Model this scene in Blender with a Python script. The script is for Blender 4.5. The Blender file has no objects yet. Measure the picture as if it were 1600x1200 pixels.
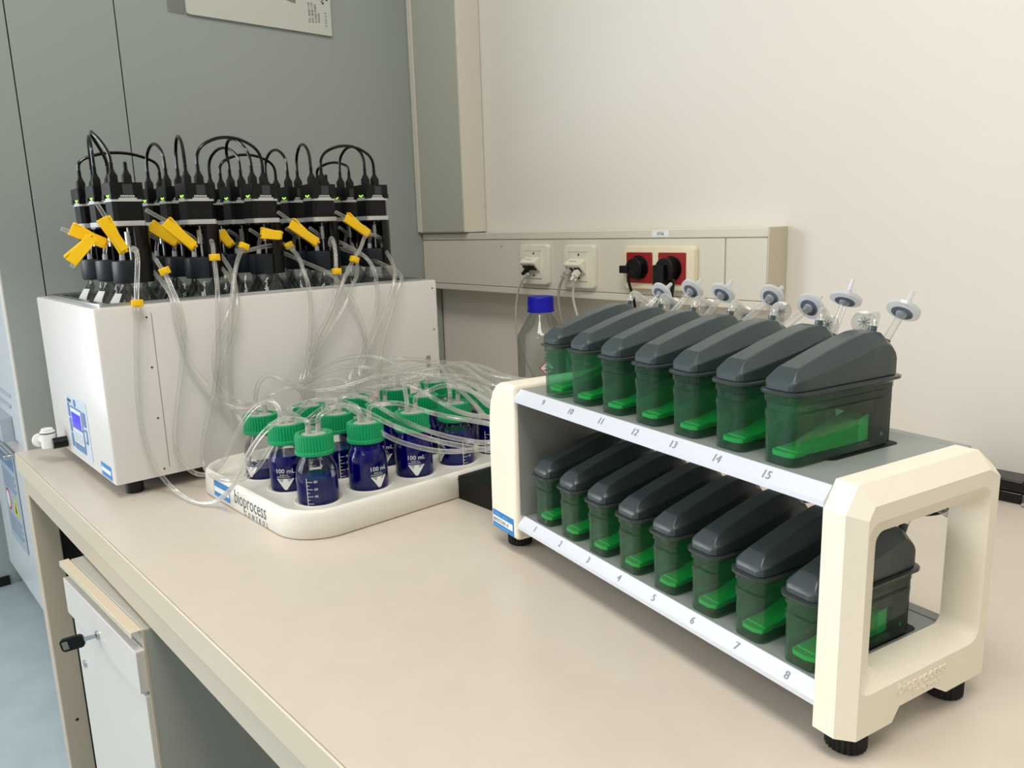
import bpy, bmesh, math, random
from mathutils import Vector, Matrix
C = bpy.context.scene.collection
PI = math.pi
random.seed(4)

# ------------------------------------------------------------------ camera, world, lights, exposure
def s2l(r, g, b):
    f = lambda c: (c/255/12.92 if c/255 <= .04045 else ((c/255+.055)/1.055)**2.4)
    return (f(r), f(g), f(b), 1)

yaw, pitch, roll = .8512, .1998, -.0312
fwd = Vector((-math.sin(yaw)*math.cos(pitch), math.cos(yaw)*math.cos(pitch), -math.sin(pitch)))
rgt = Vector((math.cos(yaw), math.sin(yaw), 0)); upv = rgt.cross(fwd)
r2 = rgt*math.cos(roll)+upv*math.sin(roll); u2 = upv*math.cos(roll)-rgt*math.sin(roll)
cam = bpy.data.objects.new('camera', bpy.data.cameras.new('camera')); C.objects.link(cam)
cam.matrix_world = Matrix(((r2.x, u2.x, -fwd.x, 1.6511), (r2.y, u2.y, -fwd.y, -.235), (r2.z, u2.z, -fwd.z, .3815), (0, 0, 0, 1)))
cam.data.sensor_width = 36; cam.data.lens = 1237.3/1600*36; cam.data.clip_start = .02
bpy.context.scene.camera = cam
sc = bpy.context.scene
sc.view_settings.view_transform = 'Standard'; sc.view_settings.look = 'None'
sc.view_settings.gamma = 1; sc.view_settings.use_curve_mapping = False
sc.view_settings.exposure = 0.10
w = bpy.data.worlds.new('world'); sc.world = w; w.use_nodes = True
w.node_tree.nodes['Background'].inputs[0].default_value = (.80, .90, 1, 1)
w.node_tree.nodes['Background'].inputs[1].default_value = 1.0
sc.cycles.max_bounces = 12; sc.cycles.transparent_max_bounces = 48
sc.cycles.transmission_bounces = 8; sc.cycles.glossy_bounces = 4; sc.cycles.diffuse_bounces = 4
sc.cycles.caustics_reflective = False; sc.cycles.caustics_refractive = False
def area(name, loc, target, sx, sy, power, col):
    l = bpy.data.lights.new(name, 'AREA'); l.shape = 'RECTANGLE'; l.size = sx; l.size_y = sy; l.energy = power; l.color = col
    o = bpy.data.objects.new(name, l); C.objects.link(o); o.location = loc
    o.rotation_euler = (Vector(target)-Vector(loc)).to_track_quat('-Z', 'Y').to_euler()
    return o
area('window_daylight', (-1.30, -2.05, .72), (.5, -1.1, .3), 2.3, 1.6, 84, (.93, .955, 1))
area('ceiling_lamp_light', (1.65, -.35, 2.02), (1.65, -.35, 0), 1.3, .6, 28.5, (1, .94, .865))
area('ceiling_lamp_light', (2.3, -2.2, 2.02), (2.3, -2.2, 0), 1.2, .6, 12, (1, .95, .88))

# ------------------------------------------------------------------ materials
MATS = {}
def mat(name, col, rough=.5, metal=0, noise=0, nscale=60, bump=0, coat=0, trans=0, ior=1.45, spec=.5):
    if name in MATS: return MATS[name]
    m = bpy.data.materials.new(name); m.use_nodes = True; nt = m.node_tree; b = nt.nodes['Principled BSDF']
    c = s2l(*col)
    b.inputs['Base Color'].default_value = c; b.inputs['Roughness'].default_value = rough
    b.inputs['Metallic'].default_value = metal; b.inputs['IOR'].default_value = ior
    b.inputs['Coat Weight'].default_value = coat; b.inputs['Transmission Weight'].default_value = trans
    b.inputs['Specular IOR Level'].default_value = spec
    if noise or bump:
        tc = nt.nodes.new('ShaderNodeTexCoord'); n = nt.nodes.new('ShaderNodeTexNoise')
        n.inputs['Scale'].default_value = nscale; n.inputs['Detail'].default_value = 4
        nt.links.new(tc.outputs['Object'], n.inputs['Vector'])
        if noise:
            r = nt.nodes.new('ShaderNodeValToRGB')
            r.color_ramp.elements[0].position = .3; r.color_ramp.elements[1].position = .7
            r.color_ramp.elements[0].color = [x*(1-noise) for x in c[:3]]+[1]
            r.color_ramp.elements[1].color = [min(1, x*(1+noise)) for x in c[:3]]+[1]
            nt.links.new(n.outputs[0], r.inputs[0]); nt.links.new(r.outputs[0], b.inputs['Base Color'])
        if bump:
            bp = nt.nodes.new('ShaderNodeBump'); bp.inputs['Strength'].default_value = bump; bp.inputs['Distance'].default_value = .0005
            nt.links.new(n.outputs[0], bp.inputs['Height']); nt.links.new(bp.outputs[0], b.inputs['Normal'])
    MATS[name] = m; return m

def film(name, tint, edge, e0, e1, gloss=.25, rough=.06, blend=.35, body=None, power=1.0, refl=1.0):
    """thin clear plastic or glass: clear where seen square on, denser towards grazing angles"""
    if name in MATS: return MATS[name]
    m = bpy.data.materials.new(name); m.use_nodes = True; nt = m.node_tree; nt.nodes.clear()
    N = nt.nodes.new; L = nt.links.new
    out = N('ShaderNodeOutputMaterial'); tr = N('ShaderNodeBsdfTransparent'); tr.inputs[0].default_value = s2l(*tint)
    df = N('ShaderNodeBsdfDiffuse'); df.inputs[0].default_value = s2l(*edge)
    tl = N('ShaderNodeBsdfTranslucent'); tl.inputs[0].default_value = s2l(*edge)
    dm = N('ShaderNodeMixShader'); dm.inputs[0].default_value = .5; L(df.outputs[0], dm.inputs[1]); L(tl.outputs[0], dm.inputs[2])
    gl = N('ShaderNodeBsdfGlossy'); gl.inputs['Roughness'].default_value = rough
    lw = N('ShaderNodeLayerWeight'); lw.inputs[0].default_value = blend
    mr = N('ShaderNodeMapRange'); mr.inputs[3].default_value = e0; mr.inputs[4].default_value = e1
    if power != 1.0:
        pw = N('ShaderNodeMath'); pw.operation = 'POWER'; pw.inputs[1].default_value = power
        L(lw.outputs['Facing'], pw.inputs[0]); L(pw.outputs[0], mr.inputs[0])
    else: L(lw.outputs['Facing'], mr.inputs[0])
    m1 = N('ShaderNodeMixShader'); L(mr.outputs[0], m1.inputs[0]); L(tr.outputs[0], m1.inputs[1]); L(dm.outputs[0], m1.inputs[2])
    fr = N('ShaderNodeFresnel'); fr.inputs[0].default_value = 1.45
    mu = N('ShaderNodeMath'); mu.operation = 'MULTIPLY_ADD'; mu.inputs[1].default_value = refl; mu.inputs[2].default_value = gloss*.1
    L(fr.outputs[0], mu.inputs[0])
    m2 = N('ShaderNodeMixShader'); L(mu.outputs[0], m2.inputs[0]); L(m1.outputs[0], m2.inputs[1]); L(gl.outputs[0], m2.inputs[2])
    L(m2.outputs[0], out.inputs[0])
    MATS[name] = m; return m

def emit(name, col, st, base=(10, 10, 10)):
    m = mat(name, base, .3); b = m.node_tree.nodes['Principled BSDF']
    b.inputs['Emission Color'].default_value = s2l(*col); b.inputs['Emission Strength'].default_value = st
    return m

WALL = mat('painted_wall', (232, 228, 220), .75, noise=.015, nscale=3, bump=.15)
PANEL = mat('grey_laminate_panel', (160, 168, 164), .42, noise=.01, nscale=4)
DUCT = mat('cream_metal_trunking', (222, 217, 204), .45)
DESK = mat('beige_laminate', (214, 204, 191), .30, noise=.02, nscale=25, bump=.05)
EDGE = mat('pale_edge_band', (214, 200, 176), .35)
APRON = mat('beige_metal', (200, 188, 168), .42)
GREYMET = mat('pale_grey_metal', (214, 209, 203), .38)
FLOORM = mat('blue_linoleum', (182, 198, 203), .35, noise=.08, nscale=9)
WHITE = mat('white_enamel', (222, 219, 216), .32)
WPLAST = mat('white_plastic', (238, 236, 228), .38)
CREAMP = mat('cream_plastic', (246, 239, 222), .45, bump=.2, nscale=900)
SOCKET = mat('socket_white', (232, 228, 212), .35)
SOCKETC = mat('socket_cream', (236, 226, 196), .35)
REDP = mat('red_socket', (150, 12, 22), .35)
BLACK = mat('black_plastic', (8, 9, 11), .36, spec=.32)
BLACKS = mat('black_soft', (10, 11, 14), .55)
BLACKG = mat('black_glossy', (8, 8, 10), .18)
NAVY = mat('black_cap_rubber', (26, 32, 42), .45)
ALU = mat('brushed_aluminium', (196, 198, 200), .35, 1.0)
PLATE = mat('motor_plate', (205, 206, 206), .4, .35)
STEEL = mat('stainless_steel', (190, 194, 198), .22, 1.0)
SHELF = mat('grey_shelf', (146, 153, 149), .38, .1)
STRIP = mat('silver_strip', (222, 226, 236), .38, .25)
LID = mat('dark_grey_lid', (58, 69, 71), .28, bump=.1, nscale=1500)
YEL = mat('yellow_plastic', (255, 206, 14), .4)
GREENC = mat('green_cap', (0, 158, 98), .42)
BLUEC = mat('blue_cap', (16, 20, 190), .4)
FLAP = mat('green_flap', (25, 255, 130), .35)
SEPT = mat('grey_septum', (178, 178, 174), .5)
GPORT = mat('grey_port', (84, 94, 98), .25)
PRINTW = mat('white_print', (235, 235, 235), .5)
PRINTG = mat('grey_print', (120, 120, 124), .5); PRINTN = mat('number_print', (150, 152, 160), .5)
PRINTD = mat('dark_print', (70, 84, 96), .5)
PRINTK = mat('black_print', (30, 30, 32), .5)
PRINTB = mat('light_blue_print', (140, 205, 240), .5)
LBLUE = mat('label_blue', (30, 130, 205), .4)
LWHITE = mat('label_white', (240, 243, 246), .4)
CORDW = mat('cord_white', (205, 204, 192), .5)
CORDG = mat('cord_grey', (176, 172, 156), .5)
VALVEW = mat('valve_white', (245, 244, 240), .3)
LED = emit('led_green', (150, 255, 60), 3.0, (60, 120, 20))
SCREEN = emit('blue_display', (70, 50, 235), .9, (30, 20, 120))
PANELB = mat('panel_pale', (206, 218, 232), .4)
PANELG = mat('panel_blue_grey', (104, 134, 176), .4)
BTNW = mat('button_white', (232, 236, 240), .4)
TUBE = film('clear_tubing', (255, 255, 254), (252, 252, 246), .07, .62, gloss=.5, rough=.14, blend=.5, power=1.6, refl=.42)
GLASS = film('clear_glass', (254, 255, 254), (226, 230, 228), .0, .28, gloss=.05, rough=.02, blend=.3, power=4.0, refl=.75)
CELLP = film('smoky_clear_plastic', (220, 234, 228), (158, 186, 174), .085, .42, gloss=.2, rough=.06, blend=.3, power=2.2, refl=.5)
GFILM = film('water_flap_bounce', (186, 240, 214), (20, 175, 115), .05, .18, gloss=.0, rough=.2, blend=.3, refl=.1)  # the flap's green reflection is put into the water colour
FILTM = film('filter_plastic', (246, 248, 251), (248, 250, 254), .50, .85, gloss=.3, rough=.15, refl=.3)
CLEARP = film('clear_plate', (240, 242, 241), (230, 232, 230), .12, .5, gloss=.3, rough=.1, refl=.7)
LIQ = mat('blue_liquid', (3, 1, 138), .05, trans=.25, ior=1.33)
WATER = mat('bath_water', (120, 128, 124), .04, trans=.6, ior=1.33)
SLOTM = mat('slot_black', (6, 7, 8), .7)
SLUDGE = mat('bottle_scribble', (225, 225, 222), .5)

# ------------------------------------------------------------------ geometry helpers
class MB:
    def __init__(s): s.v = []; s.f = []
    def add(s, vs, fs):
        o = len(s.v); s.v += [tuple(v) for v in vs]; s.f += [tuple(i+o for i in f) for f in fs]; return s
    def box(s, x0, x1, y0, y1, z0, z1):
        return s.add([(x, y, z) for x in (x0, x1) for y in (y0, y1) for z in (z0, z1)],
            [(0, 1, 3, 2), (4, 6, 7, 5), (0, 4, 5, 1), (2, 3, 7, 6), (0, 2, 6, 4), (1, 5, 7, 3)])
    def loft(s, rings, caps=True, closed=False):
        n = len(rings[0]); vs = [p for r in rings for p in r]; fs = []
        m = len(rings); k = m if closed else m-1
        for i in range(k):
            for j in range(n):
                a, b = i*n+j, i*n+(j+1) % n; c, d = ((i+1) % m)*n+(j+1) % n, ((i+1) % m)*n+j
                fs.append((a, b, c, d))
        if caps and not closed: fs += [tuple(range(n))[::-1], tuple(range((m-1)*n, m*n))]
        return s.add(vs, fs)
    def lathe(s, prof, o=(0, 0, 0), seg=24, rib=0, ribz=None):
        rings = []
        for r, z in prof:
            rr = []
            for k in range(seg):
                q = r
                if rib and ribz and ribz[0] <= z <= ribz[1] and (k % 3 == 0 if seg == 111 else k % 2): q = r-rib
                rr.append((o[0]+q*math.cos(2*PI*k/seg), o[1]+q*math.sin(2*PI*k/seg), o[2]+z))
            rings.append(rr)
        return s.loft(rings)
    def prism(s, poly, axis, a, b):
        f = {'x': lambda p, t: (t, p[0], p[1]), 'y': lambda p, t: (p[0], t, p[1]), 'z': lambda p, t: (p[0], p[1], t)}[axis]
        return s.loft([[f(p, a) for p in poly], [f(p, b) for p in poly]])
    def rod(s, a, b, r, r2=None, seg=12):
        a, b = Vector(a), Vector(b); d = (b-a).normalized(); x = d.orthogonal().normalized(); y = d.cross(x)
        r2 = r if r2 is None else r2
        return s.loft([[tuple(p+x*q*math.cos(2*PI*k/seg)+y*q*math.sin(2*PI*k/seg)) for k in range(seg)] for p, q in ((a, r), (b, r2))])
    def obox(s, c, ax, ay, az, hx, hy, hz):
        c = Vector(c); vs = [tuple(c+ax*i*hx+ay*j*hy+az*k*hz) for i in (-1, 1) for j in (-1, 1) for k in (-1, 1)]
        return s.add(vs, [(0, 1, 3, 2), (4, 6, 7, 5), (0, 4, 5, 1), (2, 3, 7, 6), (0, 2, 6, 4), (1, 5, 7, 3)])
    def build(s, name, m, parent=None, bevel=0, seg=2, smooth=40):
        me = bpy.data.meshes.new(name); me.from_pydata(s.v, [], s.f)
        bm = bmesh.new(); bm.from_mesh(me); bmesh.ops.recalc_face_normals(bm, faces=bm.faces); bm.to_mesh(me); bm.free()
        me.materials.append(m)
        for p in me.polygons: p.use_smooth = True
        me.set_sharp_from_angle(angle=math.radians(smooth))
        o = bpy.data.objects.new(name, me); C.objects.link(o); o.parent = parent
        if bevel:
            b = o.modifiers.new('bevel', 'BEVEL'); b.width = bevel; b.segments = seg; b.limit_method = 'ANGLE'; b.angle_limit = math.radians(35)
            b.harden_normals = False
        return o

def rrect(x0, x1, y0, y1, r, n=5):
    pts = []
    rs = r if isinstance(r, (list, tuple)) else [r]*4
    for (cx, cy, a, q) in ((x1-rs[0], y1-rs[0], 0, rs[0]), (x0+rs[1], y1-rs[1], 90, rs[1]), (x0+rs[2], y0+rs[2], 180, rs[2]), (x1-rs[3], y0+rs[3], 270, rs[3])):
        for k in range(n+1):
            t = math.radians(a+90*k/n); pts.append((cx+q*math.cos(t), cy+q*math.sin(t)))
    return pts

def smooth_path(P, sub=5):
    P = [Vector(p) for p in P]; out = []
    for i in range(len(P)-1):
        p0 = P[i-1] if i else P[0]*2-P[1]; p1, p2 = P[i], P[i+1]; p3 = P[i+2] if i+2 < len(P) else P[-1]*2-P[-2]
        n = max(1, min(sub, int((p2-p1).length/.004)+1))
        for k in range(n):
            t = k/n
            out.append(.5*((2*p1)+(p2-p0)*t+(2*p0-5*p1+4*p2-p3)*t*t+(3*p1-p0-3*p2+p3)*t*t*t))
    out.append(P[-1]); return out

def tube_mb(P, r, seg=12, sub=8, smooth=True, mb=None):
    pts = smooth_path(P, sub) if smooth else [Vector(p) for p in P]
    mb = mb or MB(); rings = []
    if smooth:
        for _ in range(8): pts = [pts[0]]+[(pts[i-1]+pts[i]*2+pts[i+1])/4 for i in range(1, len(pts)-1)]+[pts[-1]]
    t0 = (pts[1]-pts[0]).normalized(); x = t0.orthogonal().normalized()
    for i, p in enumerate(pts):
        t = (pts[min(i+1, len(pts)-1)]-pts[max(i-1, 0)])
        t = t.normalized() if t.length > 1e-9 else t0
        x = (x-t*x.dot(t)); x = x.normalized() if x.length > 1e-6 else t.orthogonal().normalized()
        y = t.cross(x)
        rings.append([tuple(p+x*r*math.cos(2*PI*k/seg)+y*r*math.sin(2*PI*k/seg)) for k in range(seg)])
    return mb.loft(rings)

def empty(name, loc=(0, 0, 0), rz=0):
    o = bpy.data.objects.new(name, None); C.objects.link(o); o.location = loc; o.rotation_euler = (0, 0, rz); o.empty_display_size = .02
    return o
def tag(o, label, cat, group=None, kind=None):
    o['label'] = label; o['category'] = cat
    if group: o['group'] = group
    if kind: o['kind'] = kind
    return o
def struct(o): o['kind'] = 'structure'; return o
def copy_tree(o, parent=None):
    c = o.copy(); C.objects.link(c); c.parent = parent
    for ch in list(o.children): copy_tree(ch, c)
    return c

def text(name, s, size, org, xd, yd, m, parent=None, depth=.0001, align='LEFT', bend=None, sx=1.0, space=1.0):
    cu = bpy.data.curves.new(name, 'FONT'); cu.body = s; cu.size = size; cu.align_x = align; cu.extrude = depth; cu.space_character = space
    cu.resolution_u = 2
    t = bpy.data.objects.new(name, cu); me = bpy.data.meshes.new_from_object(t); bpy.data.objects.remove(t)
    me.materials.clear(); me.materials.append(m); me.name = name
    if bend:                                   # wrap on a cylinder of radius bend around the local z axis
        for v in me.vertices:
            x, y, z = v.co; a = bend[1]+x/bend[0]; R = bend[0]+z
            v.co = (R*math.cos(a), R*math.sin(a), bend[2]+y)
    else:
        X, Y = Vector(xd).normalized(), Vector(yd).normalized(); Zn = X.cross(Y); O = Vector(org)
        for v in me.vertices: v.co = O+X*v.co.x*sx+Y*v.co.y+Zn*v.co.z
    o = bpy.data.objects.new(name, me); C.objects.link(o); o.parent = parent
    return o
def plate(mb, o, xd, yd, wdt, hgt, t, r=0):
    """thin rectangle (rounded) lying on a plane; o = lower left"""
    X, Y = Vector(xd).normalized(), Vector(yd).normalized(); Zn = X.cross(Y); O = Vector(o)
    pts = rrect(0, wdt, 0, hgt, r, 4) if r else [(0, 0), (wdt, 0), (wdt, hgt), (0, hgt)]
    return mb.loft([[tuple(O+X*a+Y*b+Zn*z) for a, b in pts] for z in (0, t)])

HANG=[('A', [(0.395, 0.1308, 0.3591), (0.41, 0.1297, 0.3648), (0.425, 0.1281, 0.3521), (0.436, 0.1197, 0.3162), (0.447, 0.1121, 0.2863), (0.45, 0.1019, 0.2082), (0.45, 0.0966, 0.1336), (0.45, 0.0998, 0.0849), (0.455, 0.1095, 0.0416), (0.47, 0.1257, 0.0093), (0.5419, 0.1328, 0.0045), (0.5805, 0.15, 0.0144), (0.6429, 0.15, 0.0515), (0.6728, 0.155, 0.0878), (0.6921, 0.165, 0.117), (0.7115, 0.18, 0.1403), (0.68, 0.217, 0.1375), (0.69, 0.23, 0.1314), (0.692, 0.238, 0.1178), (0.692, 0.2391, 0.114)]), ('B', [(0.39, 0.1695, 0.3325), (0.41, 0.167, 0.3273), (0.43, 0.1687, 0.3031), (0.448, 0.1715, 0.2754), (0.45, 0.1721, 0.2373), (0.45, 0.1636, 0.1854), (0.45, 0.1492, 0.1242), (0.45, 0.141, 0.0763), (0.455, 0.1461, 0.0442), (0.465, 0.1632, 0.0231), (0.49, 0.1775, 0.0283), (0.51, 0.1915, 0.0514), (0.54, 0.1985, 0.089), (0.56, 0.2063, 0.1169), (0.58, 0.2189, 0.1386), (0.6, 0.2325, 0.1457), (0.61, 0.2449, 0.132), (0.612, 0.2477, 0.1206)]), ('C', [(0.385, 0.1718, 0.3303), (0.425, 0.1649, 0.3032), (0.446, 0.1629, 0.2666), (0.448, 0.1719, 0.2034), (0.45, 0.1933, 0.1603), (0.455, 0.215, 0.1314), (0.47, 0.2422, 0.1106), (0.5, 0.2712, 0.1172), (0.55, 0.2805, 0.1142), (0.6, 0.2834, 0.1042), (0.615, 0.3021, 0.1128), (0.61, 0.3179, 0.1169), (0.61, 0.3196, 0.1127)]), ('D', [(0.4, 0.2469, 0.3707), (0.41, 0.245, 0.3609), (0.425, 0.2384, 0.3447), (0.44, 0.2336, 0.3084), (0.45, 0.2277, 0.2801), (0.45, 0.2194, 0.1923), (0.45, 0.2053, 0.1343), (0.45, 0.1899, 0.0916), (0.455, 0.178, 0.0543), (0.47, 0.1754, 0.0275), (0.5834, 0.1547, 0.044), (0.6058, 0.1756, 0.044), (0.6026, 0.2015, 0.055), (0.6103, 0.2219, 0.085), (0.62, 0.2495, 0.1187), (0.64, 0.2761, 0.1423), (0.67, 0.2924, 0.1485), (0.68, 0.3123, 0.1383), (0.692, 0.3195, 0.124), (0.692, 0.3197, 0.1138)]), ('E', [(0.4, 0.2879, 0.349), (0.41, 0.2932, 0.3599), (0.425, 0.2738, 0.335), (0.44, 0.2575, 0.2968), (0.45, 0.2454, 0.2588), (0.45, 0.2363, 0.1901), (0.45, 0.2331, 0.1399), (0.455, 0.2341, 0.1097), (0.47, 0.2402, 0.0904), (0.5, 0.2519, 0.08), (0.54, 0.27, 0.0835), (0.57, 0.2877, 0.0963), (0.6, 0.3056, 0.1195), (0.59, 0.3441, 0.1291), (0.58, 0.3792, 0.1319), (0.6, 0.4035, 0.1266), (0.612, 0.3999, 0.1167)]), ('F', [(0.36, 0.2828, 0.3459), (0.4, 0.2728, 0.3246), (0.43, 0.2657, 0.2958), (0.448, 0.2583, 0.2674), (0.45, 0.2444, 0.2291), (0.45, 0.2263, 0.1914), (0.45, 0.2153, 0.1529), (0.455, 0.2147, 0.1284), (0.47, 0.2305, 0.1157), (0.49, 0.2518, 0.1181), (0.51, 0.2517, 0.155), (0.52, 0.2669, 0.1688), (0.54, 0.2822, 0.1581), (0.56, 0.3053, 0.1412), (0.54, 0.3205, 0.1238)]), ('G', [(0.34, 0.289, 0.3486), (0.4, 0.2696, 0.3147), (0.44, 0.2565, 0.2771), (0.45, 0.2345, 0.2501), (0.45, 0.2166, 0.2126), (0.45, 0.2115, 0.1735), (0.455, 0.221, 0.1405), (0.47, 0.2481, 0.1177), (0.5, 0.2481, 0.1142), (0.53, 0.2371, 0.1179)]), ('H', [(0.36, 0.3928, 0.3569), (0.4, 0.3851, 0.3477), (0.43, 0.3824, 0.3187), (0.446, 0.3829, 0.2876), (0.45, 0.3805, 0.2457), (0.45, 0.3724, 0.1932), (0.455, 0.3603, 0.1523), (0.47, 0.341, 0.125), (0.5, 0.3494, 0.1383), (0.52, 0.3851, 0.1459), (0.54, 0.3998, 0.1377), (0.533, 0.4037, 0.1203)]), ('I', [(0.38, 0.4624, 0.3519), (0.41, 0.451, 0.3687), (0.425, 0.4482, 0.3471), (0.44, 0.438, 0.3113), (0.449, 0.4286, 0.2735), (0.45, 0.4145, 0.2424), (0.45, 0.394, 0.2122), (0.45, 0.3763, 0.1711), (0.46, 0.3587, 0.137), (0.49, 0.3672, 0.1502), (0.52, 0.3981, 0.1619), (0.55, 0.4276, 0.159), (0.58, 0.4805, 0.1368), (0.6, 0.4886, 0.1242), (0.612, 0.4834, 0.1161)]), ('J', [(0.4, 0.5271, 0.3718), (0.42, 0.5029, 0.3503), (0.435, 0.477, 0.3295), (0.445, 0.4529, 0.304), (0.45, 0.4328, 0.2732), (0.45, 0.4077, 0.2323), (0.45, 0.3861, 0.2023), (0.45, 0.3615, 0.1624), (0.46, 0.3446, 0.1338), (0.5, 0.357, 0.1603), (0.54, 0.3765, 0.1786), (0.58, 0.3995, 0.1859), (0.62, 0.4317, 0.1736), (0.67, 0.4146, 0.1406), (0.692, 0.4014, 0.1167)]), ('K', [(0.36, 0.4964, 0.3653), (0.4, 0.4952, 0.3472), (0.43, 0.508, 0.3279), (0.446, 0.5117, 0.3002), (0.45, 0.5097, 0.2557), (0.45, 0.4934, 0.2122), (0.45, 0.4711, 0.1753), (0.45, 0.452, 0.144), (0.46, 0.4354, 0.1195), (0.5, 0.4573, 0.1435), (0.54, 0.484, 0.1661), (0.57, 0.5406, 0.1529), (0.6, 0.5654, 0.1285), (0.612, 0.5623, 0.1173)]), ('M', [(0.3, 0.4212, 0.3342), (0.38, 0.4168, 0.3243), (0.43, 0.4369, 0.3046), (0.45, 0.4536, 0.2715), (0.45, 0.4696, 0.2371), (0.45, 0.4797, 0.2025), (0.45, 0.4741, 0.1636), (0.46, 0.455, 0.1278), (0.49, 0.4879, 0.1265), (0.52, 0.4889, 0.1223), (0.533, 0.4825, 0.1162)]), ('N', [(0.38, 0.5853, 0.3433), (0.42, 0.5658, 0.319), (0.446, 0.5492, 0.2864), (0.45, 0.5304, 0.2483), (0.45, 0.5064, 0.2108), (0.45, 0.4835, 0.168), (0.46, 0.455, 0.1278), (0.5, 0.4702, 0.1471), (0.54, 0.5096, 0.1627), (0.6, 0.5319, 0.1531), (0.67, 0.4989, 0.1371), (0.692, 0.4835, 0.1162)]), ('P', [(0.36, 0.6033, 0.3341), (0.42, 0.5705, 0.3072), (0.447, 0.5545, 0.2746), (0.45, 0.531, 0.2197), (0.45, 0.513, 0.1757), (0.45, 0.5022, 0.1194), (0.46, 0.5036, 0.0796), (0.49, 0.54, 0.107), (0.52, 0.5544, 0.1225), (0.533, 0.5626, 0.116)]), ('Q', [(0.34, 0.5985, 0.3281), (0.4, 0.5052, 0.3107), (0.44, 0.4639, 0.2812), (0.45, 0.4432, 0.2506), (0.45, 0.3922, 0.1908), (0.45, 0.3619, 0.1407), (0.46, 0.3453, 0.0905), (0.5, 0.342, 0.0546), (0.58, 0.4311, 0.136), (0.64, 0.5146, 0.1465), (0.68, 0.5615, 0.1391), (0.692, 0.5638, 0.1171)])]
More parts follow.
